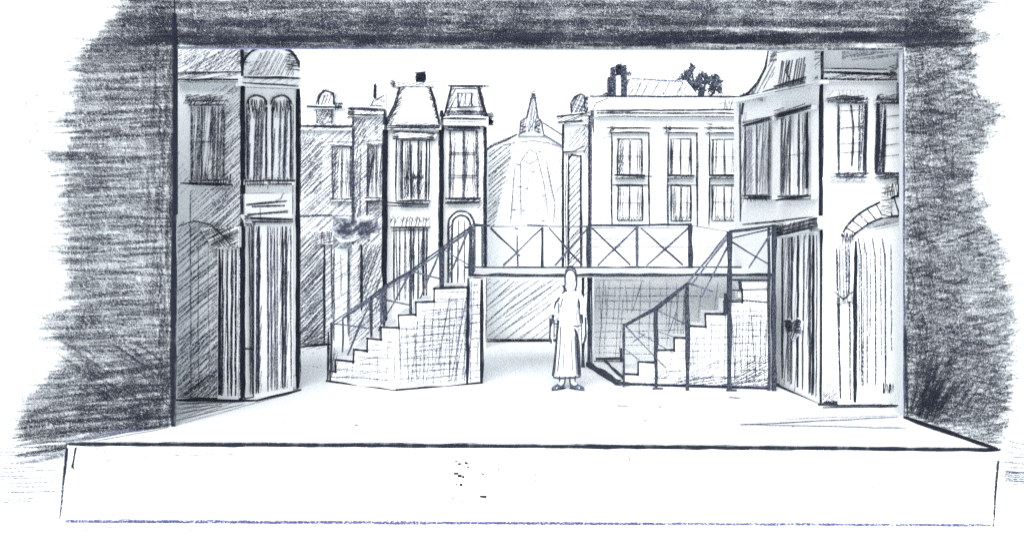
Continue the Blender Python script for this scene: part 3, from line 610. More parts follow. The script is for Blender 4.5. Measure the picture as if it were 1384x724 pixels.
s.curve([(703, 300), (704, 250), (705, 220), (709, 208), (717, 203), (725, 207), (730, 220), (736, 250), (742, 300)], .8, 'L', 2, 2); s.curve([(708, 216), (716, 222), (728, 214)], 1, 'L', 2); s.curve([(738, 215), (742, 240), (750, 275), (748, 300)], 1.1, 'L', 2); s.curve([(696, 225), (694, 250), (690, 300)], 1, 'L', 2)
s.hatch([(736, 225), (744, 235), (748, 262), (740, 262)], 45, 3, 1.3, 'L')
for x, y in ((720, 233), (703, 252), (734, 299), (698, 308), (707, 284), (694, 284), (735, 264), (700, 222), (712, 255), (729, 205)): s.stroke([(x-2.5, y+R(-1, 1)), (x+2.5, y+R(-1, 1))], R(1.4, 3), 'D')
for _ in range(46): x, y = R(690, 755), R(205, 306); s.stroke([(x, y), (x+R(-2.4, 2.4), y+R(-2.4, 2.4))], 1.1, 'M')
s.hatch([(657, 378), (790, 378), (745, 460), (657, 460)], 38, 8.5, 1.4, 'L', .25, 3); s.hatch([(657, 378), (720, 378), (657, 440)], 42, 9, 1.4, 'M', .35, 3); s.hatch([(690, 378), (748, 378), (748, 420), (700, 460), (680, 460)], 33, 9, 1.2, 'M', .4)
s.line(655, 459, 755, 459, 1.6, 'D', 2)
q = h.part('spire', label='small dark pointed spire'); sp = [(702, 184), (704, 164), (711, 158), (716, 140), (719, 126), (722, 126), (725, 144), (728, 160), (733, 166), (736, 184)]
q.poly(sp, -.25, .03, 'grey_board'); q.base = .03; q.curve(sp, 1.5, 'M', 3, 1.3); q.hatch(sp, 82, 2.8, 1.2, 'M'); q.hatch([(714, 150), (726, 150), (728, 178), (712, 178)], 60, 3.6, 1.3, 'M', .2); q.scrib(717, 124, 724, 134, 5, 2.2, 'D'); q.scrib(703, 164, 709, 180, 5, 2.4, 'D'); q.scrib(723, 162, 730, 184, 5, 2.6, 'D')
q = h.part('buttress', label='thin raking stay beside the spire')
for a in ((734, 166, 762, 184, 2), (735, 182, 762, 199, 2)): q.bar(PG.at(a[0], a[1], .06), PG.at(a[2], a[3], .06), .028, 'grey_timber')
q.pl = PG; q.poly([(700, 184), (720, 178), (740, 184)], 0, .05); q.line(700, 184, 738, 184, 1.3, 'M', 2, off=.055)
h.done()

# ------------------------------------------------------------------ 8 slim house with cornice and rounded stack
PH = upright(755, 19.9, 806, 19.9)
h = Thing('townhouse', 'very slim white house front with one hatched strip window, right of the church', 'house front', base_of(PH, 780), PH, ROW)
s = h.part('wall'); s.poly([(760, 168), (806, 168), (806, None), (760, None)], -.25, 0)
s.line(761, 168, 761, 370, 2.6, 'D', 3); s.line(765, 205, 764.5, 368, 1.2, 'M', 1); s.line(797, 150, 796.5, 370, 2.4, 'M', 3); s.hatch([(770, 178), (790, 172), (796, 200), (790, 204), (768, 200)], 50, 4, 1.6, 'M'); s.hatch([(788, 160), (799, 160), (799, 215), (790, 215)], 70, 2.6, 1.6, 'M', .1)
s.hatch([(762, 378), (800, 378), (800, 455), (762, 455)], 42, 8, 1.2, 'L', .2)
q = h.part('cornice'); q.poly([(752, 156), (790, 151), (790, 164), (752, 168)], -.1, .16); q.base = .16; q.line(752, 158, 790, 153, 2.4, 'D', 3); q.line(754, 166, 788, 163, 2, 'D', 3); q.hatch([(752, 157), (790, 152), (790, 164), (752, 167)], 20, 2.6, 1.6, 'D', .1)
k = q.sub('string_course'); k.poly([(762, 200), (790, 197), (790, 203), (762, 205)], -.16, -.08); k.line(762, 205, 778, 204, 2.6, 'D', 2, off=-.075); k.line(778, 203, 790, 197, 2.4, 'D', 2, off=-.075)
q = h.part('chimney', label='rounded dark chimney stack'); q.poly([(772, 156), (771, 142), (776, 131), (784, 127), (792, 128), (799, 134), (800, 156)], -.3, .05, 'grey_board'); q.base = .05; q.hatch([(772, 154), (771, 142), (776, 131), (784, 127), (799, 132), (800, 154)], 65, 2.4, 1.8, 'D', .05); q.hatch([(776, 154), (776, 135), (799, 132), (800, 158)], -20, 3.4, 1.5, 'M'); q.curve([(772, 152), (772, 140), (777, 131), (785, 127), (790, 130), (791, 152)], 1.8, 'D', 2)
q.scrib(791, 130, 800, 172, 10, 2.2, 'M')
s2 = h.part('window', label='narrow strip window filled with slanting lines'); s2.poly([(768, 208), (785, 208), (785, 366), (768, 366)], 0, .02); s2.base = .02
s2.hatch([(769, 212), (784, 212), (784, 364), (769, 364)], 48, 6.4, 2.2, 'M', 0); s2.hatch([(769, 212), (776, 212), (776, 364), (769, 364)], 60, 5, 1.4, 'L')
k = s2.sub('frame'); k.line(768, 208, 768, 368, 2, 'D', 2); k.line(785, 210, 785, 368, 2.2, 'D', 2); k.curve([(768, 216), (772, 210), (784, 211)], 2.4, 'D', 2)
h.done()

# ------------------------------------------------------------------ 9 wide white house
PI = upright(798, 19.0, 1003, 19.0)
h = Thing('townhouse', 'wide white house front with six sash windows under a long level parapet', 'house front', base_of(PI, 900), PI, ROW)
s = h.part('wall'); s.poly([(800, 140), (1004, 140), (1004, None), (800, None)], -.35, 0)
s.line(799, 150, 798.5, 370, 1.8, 'M', 2); s.line(801, 187, 826, 185, .9, 'L', 2); s.line(878, 196, 903, 195, .9, 'L', 1); s.line(942, 195, 960, 195, 1, 'V', 2); s.line(800, 135, 802, 180, 2, 'M', 2)
s.hatch([(800, 378), (845, 378), (845, 470), (800, 470)], 0, 15, 1, 'L', .1, 4)
q = h.part('parapet'); q.poly([(797, 130), (1004, 130), (1004, 149), (797, 149)], -.35, .06); q.base = .06; q.line(798, 129.5, 1003, 131, 1.8, 'D', 2); q.line(830, 130.5, 1000, 131, 1.4, 'V', 2); q.line(806, 140, 822, 133, 1, 'M', 2); q.line(962, 146, 978, 138, 1, 'M', 2); q.scrib(978, 134, 1003, 148, 8, 1.8, 'M'); q.hatch([(798, 130), (806, 130), (806, 149), (798, 149)], 60, 3, 1.5, 'M')
q = h.part('cornice'); q.poly([(804, 148), (1002, 148), (1002, 158), (804, 158)], 0, .15); q.base = .15; q.line(805, 149, 1000, 149, 1.8, 'D', 2); q.line(806, 153, 998, 154, 1.5, 'D', 2); q.line(808, 157, 999, 157.5, 1.2, 'D', 2)
q = h.part('roof', label='low slanting tiled roof behind the parapet'); rr = [(838, 130), (852, 106), (928, 109), (944, 130)]; q.poly(rr, -.35, -.05); q.base = -.05; q.line(852, 106.5, 924, 109.5, 1.5, 'V', 3); q.hatch(rr, 58, 7, 1.1, 'L', .1); q.line(838, 130, 852, 106, 1.5, 'M', 2); q.line(928, 109, 944, 130, 1.4, 'M', 2); 
for x in (858, 868, 882, 896, 914): q.line(x, 128, x+9, 111, 1.4, 'M', 2)
q.hatch([(846, 128), (856, 112), (866, 112), (858, 128)], 50, 4, 1.3, 'M'); q.hatch([(918, 112), (930, 112), (940, 130), (914, 130)], 60, 4, 1.3, 'M')
q = h.part('chimney', label='dark chimney with two tall pots'); q.poly([(812, 130), (822, 122), (822, 105), (850, 105), (851, 112), (846, 130)], -.4, -.08); q.base = -.08
q.hatch([(816, 130), (823, 120), (823, 106), (830, 106), (830, 130)], 70, 2.2, 2, 'D', .05); q.curve([(808, 131), (820, 126), (832, 127)], 1.6, 'M', 2); q.scrib(846, 106, 860, 122, 8, 1.8, 'M'); q.scrib(852, 113, 862, 126, 6, 1.4, 'M')
for x0, x1, y0 in ((822, 826, 104), (826, 832, 91), (840, 847, 88)):
    k = q.sub('chimney_pot'); k.poly([(x0, y0), (x1, y0), (x1+.5, 131), (x0-.5, 131)], -.12, .06, 'grey_timber'); k.scrib(x0, y0, x1, 131, 12, 1.6, 'D', off=.064)
k = q.sub('chimney_pot'); k.poly([(833, 88), (840, 86), (841, 100), (834, 101)], -.12, .05, 'grey_timber'); k.scrib(833, 87, 841, 101, 7, 2.6, 'D', off=.054); k.poly([(847, 97), (853, 98), (853, 102), (847, 103)], -.08, .04, 'grey_board'); k.scrib(847, 97, 853, 102, 3, 2.4, 'D', off=.044)
cols_ = ((827, 877, 833, 868), (903, 942, 905, 934), (959, 998, 961, 994))
for i, (fa, fb, a, b_) in enumerate(cols_):
    nm = ('left', 'middle', 'right')[i]
    f = h.part('window_surround'); f.base = 0
    for x in (fa, fb): f.poly([(x-1, 178), (x+1, 178), (x+1, 305), (x-1, 305)], 0, .04); f.line(x, 178, x+R(-.5, 1), 304, 1.7, 'D', 2, off=.045)
    f.poly([(fa-6, 172), (fb+2, 172), (fb+2, 179), (fa-6, 179)], 0, .1); f.line(fa-8, 173, fb+3, 173.5, 2, 'D', 2, off=.104); f.line(fa-3, 179, fb, 179, 1.7, 'D', 2, off=.104); f.scrib(fa-4, 168, fa+4, 178, 3, 1.5, 'D', off=.105)
    for r_, (y0, y1) in enumerate(((188, 236), (251, 298))):
        w_ = window(h, a+2, y0, b_, y1, 2, 2, .24, 1.4, 'D', 'M', sill=(r_ == 0), head=False, label='%s storey sash window, %s bay' % (('upper', 'lower')[r_], nm))
        w_.line(a, y0, b_, y0, 1.3, 'D', 2)
        if r_: w_.line(fa, y0-1, fb, y0-1, 1.5, 'D', 2); w_.scrib(a+6, y1-6, b_-2, y1, 9, 1.2, 'M')
        else: w_.kids[1].line(a-3, 237, b_+ (14 if i == 0 else 6), 238, 2.6, 'D', 2, off=.1)
        if i == 0 and not r_: w_.hatch([(a+3, y0), (a+10, y0), (a+10, y1), (a+3, y1)], 70, 2, 1.6, 'M')
    if i == 2: f.scrib(995, 180, 1003, 290, 30, 1.4, 'L', off=.05)
h.done()

# tree crown showing over the parapet
TB = W(945, 380, 20.1); TB.z = 0
tr_ = Thing('tree', 'dark curly tree crown rising behind the parapet of the wide white house', 'tree', TB)
q = tr_.part('trunk'); q.tube([TB, TB+Vector((.03, 0, 1.6)), TB+Vector((-.04, 0, 3.2)), TB+Vector((.02, 0, 4.9))], .09, 'dark_timber', 8, [.13, .1, .08, .04])
for dx, dz in ((-.35, .5), (.34, .35), (.12, .55), (-.15, .6)): q.tube([TB+Vector((0, 0, 4.5)), TB+Vector((dx*.5, R(-.1, .1), 4.5+dz*.6)), TB+Vector((dx, R(-.15, .15), 4.6+dz))], .03, 'dark_timber', 6, [.04, .03, .015])
q = tr_.part('crown')
blobs = [(924, 105, 5), (931, 100, 5), (935, 92, 4), (934, 112, 7), (945, 108, 7), (951, 101, 5), (957, 108, 6), (966, 106, 6), (970, 112, 5), (962, 118, 7), (948, 119, 4), (933, 123, 4), (972, 121, 4), (941, 116, 5)]
for bx, by, br in blobs:
    for k in range(int(5*br)):
        c = W(bx, by, 20.1)+Vector((random.gauss(0, 1), random.gauss(0, 1.6), random.gauss(0, 1)))*br*.0062
        a = R(0, 6.28); L = R(.03, .09); v = Vector((math.cos(a), R(-.7, .7), math.sin(a)))*L; u = Vector((-math.sin(a), R(-.3, .3), math.cos(a)))*R(.012, .026)
        q.face([c-v, c-u, c+v, c+u], 'dark_timber' if R(0, 1) < .45 else 'grey_timber')
for bx, by, br in blobs[:2]+blobs[7:9]:                # loose curls at the crown's edge
    c = W(bx, by, 20.05); q.tube([c+Vector((math.cos(a)*.085, R(-.02, .02), math.sin(a)*.085)) for a in [i*.6 for i in range(11)]], .009, 'grey_timber', 4)
tr_.done()

# ------------------------------------------------------------------ 10 raking house on the right side
PJ = upright(991, 17.5, 1110, 13.7)
h = Thing('townhouse', 'raking white house front with swept roof, two tall windows and heart handled doors', 'house front', base_of(PJ, 1060), PJ, ROW)
s = h.part('wall'); s.poly([(992, 136), (1109, 112), (1109, None), (992, None)], -.25, 0)
s.line(1108.5, 110, 1108, 544, 2.4, 'D', 3); s.line(1110, 70, 1109, 240, 3.6, 'B', 2, off=.008); s.line(1000, 140, 1000, 300, 1.8, 'M', 2); s.line(1004, 140, 1002, 155, 4, 'M', 3)
s.line(1044, 516, 1108, 544, 3.4, 'B', 3); s.hatch([(1062, 500), (1107, 510), (1107, 542), (1062, 522)], 50, 3.2, 1.4, 'M', .1); s.line(1003, 304, 1105, 292, 1.4, 'D', 2); s.hatch([(1085, 520), (1107, 490), (1107, 542)], 62, 3.4, 1.3, 'L')
s.hatch([(1002, 155), (1012, 150), (1012, 270), (1002, 275)], 80, 3, 1.4, 'L')
q = h.part('roof', label='swept concave roof'); rf = [(992, 136), (1004, 130), (1022, 115), (1034, 92), (1040, 62), (1045, 30), (1109, 20), (1109, 112)]
q.poly(rf, -.25, .04); q.base = .04; q.curve([(1000, 131), (1012, 125), (1024, 112), (1034, 92), (1038, 68)], 2.4, 'D', 3); q.hatch([(1004, 132), (1026, 114), (1038, 90), (1042, 68), (1050, 68), (1046, 100), (1030, 122)], 62, 3.4, 1.6, 'M', .05); q.hatch([(1040, 68), (1108, 68), (1108, 82), (1042, 84)], 10, 3, 1.7, 'M'); q.hatch([(1092, 80), (1108, 76), (1108, 106), (1092, 104)], 45, 4, 1.3, 'L')
q.scrib(1003, 126, 1030, 136, 12, 2.6, 'D'); q.line(1000, 130, 1040, 126, 2.4, 'M', 3, 1.5); q.line(1030, 124, 1108, 104, 1.6, 'D', 2)
k = q.sub('dormer'); k.poly([(1050, 72), (1090, 66), (1090, 114), (1050, 124)], -.02, .12); k.hatch([(1052, 84), (1088, 78), (1088, 110), (1052, 118)], 80, 3.2, 2.2, 'D', .05, off=.125); k.hatch([(1046, 116), (1088, 104), (1088, 112), (1050, 122)], 15, 2.2, 2.2, 'D', .05, off=.13); k.line(1046, 118, 1090, 104, 2, 'D', 2, off=.13); k.line(1048, 124, 1086, 116, 1.4, 'M', 2, off=.13); k.curve([(1066, 82), (1062, 96), (1067, 108)], 1.6, 'D', 2, off=.13)
q = h.part('cornice'); q.poly([(990, 134), (1109, 108), (1109, 113), (990, 139)], 0, .11); q.base = .11; q.line(1010, 132, 1106, 112, 1, 'L', 1); 
w1 = window(h, 1007, 172, 1039, 264, 2, 1, .3, 1.6, 'M', 'L', dy=-9, label='far tall window with drawn curtains'); w1.hatch([(1008, 176), (1018, 173), (1018, 260), (1008, 262)], 60, 2.8, 1.3, 'V'); w1.hatch([(1024, 170), (1032, 168), (1032, 260), (1026, 262)], 85, 3, 1.2, 'L')
w1.kids[2].line(1005, 170, 1040, 160, 3.4, 'D', 3, off=.1); w1.kids[1].line(1006, 268, 1040, 266, 3, 'D', 3, off=.1); w1.kids[1].scrib(1010, 264, 1036, 272, 8, 2, 'D', off=.1)
w2 = window(h, 1056, 160, 1092, 264, 3, 2, .22, 1.8, 'M', 'M', dy=-12, label='near tall window with drawn curtains'); w2.hatch([(1057, 166), (1069, 162), (1069, 260), (1057, 262)], 85, 3.2, 1.4, 'M'); w2.line(1091, 152, 1090, 255, 3.2, 'D', 3); w2.hatch([(1078, 156), (1082, 155), (1082, 260), (1078, 260)], 85, 2, 1.8, 'D')
w2.kids[2].line(1046, 158, 1096, 143, 2.6, 'D', 3, off=.1); w2.kids[2].scrib(1046, 147, 1060, 163, 6, 2.2, 'D', off=.1); w2.kids[2].hatch([(1046, 156), (1088, 140), (1094, 146), (1050, 163)], 20, 2.4, 2, 'D', .1, off=.1); w2.kids[1].line(1048, 272, 1092, 264, 3, 'D', 3, 1.3, off=.1)
dr = h.part('door', label='tall dark plank doors with a heart shaped handle plate'); dr.poly([(1054, 316), (1106, 306), (1106, None), (1054, None)], 0, .03); dr.base = .03
for x, w, m_ in ((1057, 2, 'M'), (1066, 3, 'L'), (1070, 2.4, 'M'), (1078, 2.6, 'D'), (1086, 1.4, 'M'), (1094, 3, 'M'), (1099, 2.2, 'B'), (1104, 1, 'M')): dr.line(x, 318, x-R(-1, 3), 512+(x-1057)*.5, w, m_, 2)
dr.hatch([(1056, 320), (1082, 316), (1078, 530), (1056, 518)], 86, 3.6, 1.1, 'L', .1); dr.hatch([(1088, 312), (1100, 310), (1098, 535), (1092, 532)], 87, 2.8, 1.2, 'M', .1)
k = dr.sub('handle_plate', label='dark heart shaped handle plate'); hp = [(1071, 460), (1061, 444), (1060, 434), (1065, 430), (1071, 436), (1077, 429), (1083, 434), (1082, 446)]
k.poly(hp, 0, .04, 'grey_board'); k.scrib(1062, 432, 1070, 448, 9, 2.2, 'D', off=.044); k.scrib(1073, 432, 1081, 450, 9, 2.2, 'D', off=.044); k.hatch(hp, 70, 2, 2, 'D', off=.046)
k = dr.sub('door_head'); k.poly([(1046, 304), (1104, 292), (1106, 308), (1048, 322)], 0, .16); k.hatch([(1046, 304), (1104, 294), (1104, 306), (1048, 320)], 15, 2.6, 2.0, 'D', .08, off=.165); k.hatch([(1048, 304), (1100, 296), (1100, 308), (1050, 318)], 70, 4.2, 2, 'M', .1, off=.165); k.scrib(1094, 294, 1106, 312, 8, 2.8, 'D', off=.166); k.scrib(1044, 298, 1058, 316, 7, 2.8, 'D', off=.166); k.line(1046, 320, 1104, 306, 1.8, 'D', 2, off=.166)
h.done()

# ------------------------------------------------------------------ 11 front house on the right with the round arch
PK = upright(1110, 13.68, 1222, 13.7)
h = Thing('townhouse', 'white house front with small pane windows over a big round stone arch', 'house front', base_of(PK, 1160), PK, ROW)
s = h.part('wall'); s.poly([(1111, 20), (1300, 20), (1300, None), (1111, None)], -.25, 0)
s.line(1112, 40, 1111, 240, 3.0, 'B', 1, off=.15, th=.03); s.line(1111, 238, 1110, 545, 1.5, 'D', 2, off=.10, th=.02); s.line(1111, 240, 1109.5, 545, 1.6, 'V', 2); s.line(1111, 240, 1110, 545, 1.6, 'M', 2); s.hatch([(1114, 66), (1216, 66), (1214, 76), (1190, 80), (1114, 82)], 8, 2.6, 1.6, 'L', .05); s.hatch([(1112, 68), (1130, 68), (1130, 84), (1112, 86)], 40, 3, 1.8, 'M', .1); s.line(1112, 68, 1218, 68, 1.8, 'V', 3, 1.4)
s.hatch([(1112, 545), (1112, 530), (1133, 495), (1133, 545)], 58, 4, 1.5, 'L'); s.hatch([(1112, 530), (1210, 536), (1214, 545), (1112, 545)], 40, 3.4, 1.5, 'M', .15); s.line(1112, 544, 1214, 543, 2.4, 'D', 3, 1.3)
s.line(1213.5, 68, 1213, 300, 2, 'V', 2); s.line(1213, 300, 1212, 560-15, 2.2, 'V', 3, 1.2)
q = h.part('cornice'); q.poly([(1110, 92), (1300, 92), (1300, 110), (1110, 110)], 0, .14); q.base = .14; q.line(1112, 93, 1200, 94, 1.2, 'D', 2); q.line(1113, 98, 1210, 101, 2.4, 'D', 2); q.line(1113, 107, 1212, 108, 1.8, 'M', 3); q.hatch([(1112, 96), (1212, 98), (1212, 108), (1112, 108)], 10, 3.2, 1.4, 'L'); q.scrib(1202, 88, 1212, 106, 6, 1.8, 'D')
w1 = window(h, 1134, 140, 1170, 234, 1, 1, .1, 1.8, 'M', 'L', label='left small pane window')
f = w1.kids[0]
for y in (150, 173, 195, 207): f.line(1136, y+R(-1, 1), 1166, y-2, 2.0, 'D', 1, off=.03)
f.curve([(1150, 142), (1153, 170), (1153, 205), (1151, 224)], 2.4, 'D', 2, off=.03); f.line(1162, 142, 1161, 232, 1.6, 'L', 3, off=.03); f.line(1171, 132, 1168, 232, 4, 'D', 2, off=.03); f.line(1134, 142, 1134, 230, 2.6, 'M', 2, off=.03)
w1.hatch([(1160, 142), (1170, 142), (1168, 232), (1160, 232)], 86, 2.4, 1.6, 'M', .1)
w1.kids[2].scrib(1118, 132, 1168, 141, 14, 3.2, 'D', n=2, off=.1) if False else w1.kids[2].hatch([(1117, 133), (1168, 128), (1168, 140), (1118, 140)], 8, 2.2, 2.4, 'D', .05, off=.1)
for x in range(1134, 1162, 5): w1.kids[2].line(x, 122, x+1, 132, 1.3, 'M', 1, off=.1)
w1.kids[2].poly([(1128, 123), (1162, 123), (1168, 134), (1117, 134)], 0, .05); w1.kids[2].curve([(1117, 133), (1140, 130), (1168, 134)], 2.2, 'D', 2, off=.1)
w1.kids[1].hatch([(1122, 233), (1170, 232), (1170, 244), (1124, 244)], 15, 2.4, 1.8, 'M', .05, off=.1); w1.kids[1].poly([(1124, 238), (1172, 238), (1172, 244), (1124, 244)], 0, .07)
w2 = window(h, 1188, 140, 1226, 234, 1, 1, .1, 1.8, 'M', 'L', label='right small pane window, cut by the opening')
f = w2.kids[0]
for y in (158, 175, 196, 211): f.line(1197, y, 1222, y-3, 2.0, 'D', 1, off=.03)
f.line(1187, 130, 1184, 234, 4.4, 'D', 3, 1.2, off=.03); f.line(1197, 148, 1193, 234, 3.4, 'D', 2, off=.03); w2.hatch([(1186, 142), (1198, 142), (1196, 234), (1184, 234)], 86, 2.4, 1.7, 'M', .1); w2.kids[2].hatch([(1186, 128), (1222, 124), (1222, 140), (1188, 140)], 10, 2.6, 2, 'M', .05, off=.1); w2.kids[1].hatch([(1186, 232), (1222, 234), (1222, 244), (1188, 242)], 10, 2.2, 2, 'D', .05, off=.1)
q = h.part('arch', label='round arch of wedge stones')
ins, outr = [], []
for i in range(9):
    a = math.radians(172-i*11); ins.append((1222+math.cos(a)*78, 345-math.sin(a)*56-0)); outr.append((1222+math.cos(a)*97, 342-math.sin(a)*80))
ins = [(1150, 322), (1157, 315), (1165, 308), (1174, 302), (1184, 297), (1194, 294), (1205, 292), (1216, 291), (1228, 291)]
outr = [(1137, 318), (1143, 307), (1151, 298), (1161, 289), (1172, 281), (1184, 275), (1196, 270), (1208, 266), (1226, 262)]
q.poly(outr+ins[::-1], 0, .07); q.base = .07; q.curve(outr, 2.2, 'D', 3); q.curve(ins, 1.8, 'D', 3)
for a_, b_ in zip(outr, ins): q.line(*a_, *b_, 2.2, 'D', 2)
q.hatch([(1170, 308), (1184, 300), (1216, 295), (1216, 304), (1180, 312)], 12, 3, 1.6, 'M', .1)
k = q.sub('keystone'); k.poly([(1190, 262), (1204, 250), (1216, 250), (1216, 262), (1204, 266), (1204, 292), (1194, 294)], -.02, .06); k.scrib(1191, 252, 1206, 292, 12, 2.2, 'D', off=.065); k.scrib(1196, 248, 1216, 264, 8, 1.8, 'D', off=.065)
dr = h.part('door', label='tall curtained archway door'); dr.poly([(1150, 322), (1174, 303), (1196, 295), (1290, 292), (1290, None), (1150, None)], 0, .03); dr.base = .03
dr.line(1156, 326, 1155, 543, 4.2, 'D', 3, 1.1); dr.line(1157, 330, 1154, 430, 2.6, 'B', 2)
for x, m_ in ((1165, 'M'), (1172, 'L'), (1184, 'M'), (1197, 'M')): dr.curve([(x-5, 322), (x-1, 345), (x, 400), (x, 520)], 1.5, m_, 2)
for x in (1161, 1168, 1177, 1190, 1204): dr.line(x, 330, x+R(-2, 1), R(450, 530), 1.1, 'L', 2)
dr.scrib(1194, 518, 1208, 530, 7, 2, 'D')
q = h.part('shutter', label='narrow leaf beside the archway'); q.poly([(1131, 316), (1148, 324), (1150, 335), (1150, None), (1133, None)], 0, .05); q.base = .05
q.line(1131, 336, 1136, 538, 1.9, 'M', 3); q.line(1136, 322, 1135, 440, 1.4, 'M', 2); q.line(1142, 330, 1144, 400, 1.3, 'L', 2); q.line(1147, 330, 1149, 540, 1.6, 'M', 2)
for x in (1139, 1143, 1146): q.line(x, 318, x+1, R(380, 430), 1.1, 'L', 2)
k = q.sub('latch'); k.poly([(1129, 392), (1152, 398), (1152, 406), (1132, 410)], 0, .05); k.scrib(1130, 392, 1152, 410, 8, 1.7, 'D', off=.055); k.curve([(1128, 394), (1140, 404), (1153, 394)], 1.8, 'D', 2, off=.056)
k = q.sub('hinge'); k.poly([(1138, 314), (1150, 316), (1154, 324), (1146, 324)], 0, .06); k.scrib(1140, 314, 1154, 326, 6, 1.8, 'D', off=.065)
h.done()

# ------------------------------------------------------------------ left staircase
def plan_at(pl, px): p = pl.at(px, HZ); p.z = 0; return p
S1 = upright(443, 15.5, 535, 14.72); S2 = upright(535, 14.72, 652, 15.36)
def SL(px): return S1 if px <= 535 else S2
LB = plan_at(S1, 500); STL = 'wide white flights up to the footbridge'
h = Thing('staircase', 'left staircase with brick hatched side wall, climbing rightward to the footbridge', 'staircase', LB, S1, STL)
xs = [446, 454, 478, 496, 515, 539, 562, 586, 632]; RI = .18
def topz(pl, px, z, off=0):                            # world point on the plane at height z
    p = pl.at(px, HZ, off); p.z = z; return p
BK = Vector((0, .95, 0))
for i in range(8):
    z = RI*(i+1); s = h.part('step'); xa, xb = xs[i], xs[i+1]
    segs = [(xa, xb)] if not xa < 535 < xb else [(xa, 535), (535, xb)]
    for a, b_ in segs:
        pl = S1 if b_ <= 535 else S2
        pa, pb = topz(pl, a, z-.003, -.1), topz(pl, b_, z-.003, -.1)
        s.extrude([pa, pb, Vector((pb.x, pb.y, 0.002)), Vector((pa.x, pa.y, .002))], BK, 'white_board')
for k, (pl, xa, xb) in enumerate(((S1, 444, 535), (S2, 535, 652))):
    s = h.part('side_wall', plane=pl, label='rough brick hatched side wall' if k else 'short outer side wall turned to the left')
    fr = [topz(pl, xa, 0.002)]
    for i in range(9):
        a = xs[i]; b_ = xs[i+1] if i < 8 else 652; z = RI*(i+1) if i < 8 else 1.55
        a, b_ = max(a, xa), min(b_, xb)
        if b_ > a: fr += [topz(pl, a, z), topz(pl, b_, z)]
    fr.append(topz(pl, xb, 0.002)); s.extrude(fr, -pl.n*.095, 'white_board')
    # step outline and brick courses
    for i in range(9):
        a = xs[i]; b_ = xs[i+1] if i < 8 else 634; z = RI*(i+1)
        if i == 8 or not (xa <= (a+b_)/2 <= xb): continue
        yy = lambda px, zz: HZ+(EYE-zz)*F/pl.at(px, HZ).y
        s.line(a-1, yy(a, z)+1, b_+1, yy(b_, z)+1, 3.6, 'B', 2, off=.006); s.line(a, yy(a, z), a+R(-.5, .5), yy(a, z-RI)+3, 3.2, 'B', 2, off=.006)
s1, s2 = h.parts[-2], h.parts[-1]
s1.line(444, 448, 443, 514, 3, 'B', 2); s1.line(441, 514.5, 490, 523, 3.6, 'B', 3, off=.006); s1.line(488, 523, 535, 527.5, 3.6, 'B', 3, off=.006); s2.line(535, 527.5, 600, 523, 3.6, 'B', 3, off=.006); s2.line(600, 523, 652, 517, 3.6, 'B', 3, off=.006)
s2.line(633, 375, 631, 519, 3.6, 'B', 2, off=.006); s2.line(637, 380, 636, 516, 1.4, 'V', 2); s2.line(651.5, 378, 651, 517, 4, 'B', 2, off=.006); s2.line(645, 380, 645, 500, 1, 'L', 1)
def courses(s, x0, x1, ystart, yend, up):
    y = ystart; k = 0
    while y < yend:
        f = 1 if k % 2 else .8
        xx = x0(y) if callable(x0) else x0
        yb = y+up*(x1-xx)
        s.curve([(xx+R(0, 5), y), ((xx+x1)/2, (y+yb)/2+R(-1.5, 1.5)), (x1-R(0, 5), yb)], 1.5*f, 'M' if R(0, 1) < .7 else 'L', 1)
        if R(0, 1) < .5: s.line(xx+R(5, 20), y+R(1.5, 3), x1-R(5, 30), yb+R(1, 3), 1, 'L', 1)
        y += R(8.5, 12); k += 1
courses(s1, 448, 534, 498, 519, .06); courses(s1, 482, 534, 472, 500, .02); courses(s1, 520, 534, 450, 472, 0)
courses(s2, 537, 630, 445, 520, -.06); courses(s2, 566, 630, 410, 445, -.05); courses(s2, 590, 630, 394, 410, 0); courses(s2, 634, 651, 385, 515, -.1)
for x in list(range(456, 534, 11)): s1.line(x+R(-2, 2), 500-(x-456)*.58+R(0, 10), x+R(-2, 2), 515, 1.1, 'L', 1)
for x in list(range(540, 632, 11)): s2.line(x+R(-2, 2), 440-(x-540)*.5+R(0, 10), x+R(-2, 2), 521-(x-540)*.06, 1.2, 'M' if R(0, 1) < .5 else 'L', 1); s2.line(x+R(0, 4), 440-(x-540)*.45+R(0, 30), x+R(0, 4), R(470, 515), 1.0, 'V', 1)
s1.hatch([(450, 500), (480, 475), (534, 450), (534, 520), (450, 512)], 12, 6, 1.0, 'L', .2); s2.hatch([(540, 445), (590, 410), (630, 396), (630, 515), (540, 522)], 8, 5, 1.0, 'L', .2); s2.hatch([(600, 400), (630, 396), (630, 514), (590, 518)], 80, 6, 1.2, 'M', .2); s2.hatch([(560, 425), (590, 405), (630, 400), (630, 516), (540, 522)], 84, 9, 1.2, 'L', .2); s2.hatch([(634, 380), (650, 380), (650, 514), (634, 515)], 86, 5, 1.1, 'L')
s1.line(448, 505, 452, 470, 2, 'M', 2); s1.hatch([(446, 512), (446, 480), (456, 470), (458, 500)], 76, 3.6, 1.4, 'M')
# pier at the head of the flight
q = h.part('pier'); a, b_ = topz(S2, 634, 1.545, -.11), topz(S2, 651, 1.545, -.11); q.extrude([a, b_, Vector((b_.x, b_.y, .002)), Vector((a.x, a.y, .002))], Vector((0, 1.0, 0)), 'white_board')
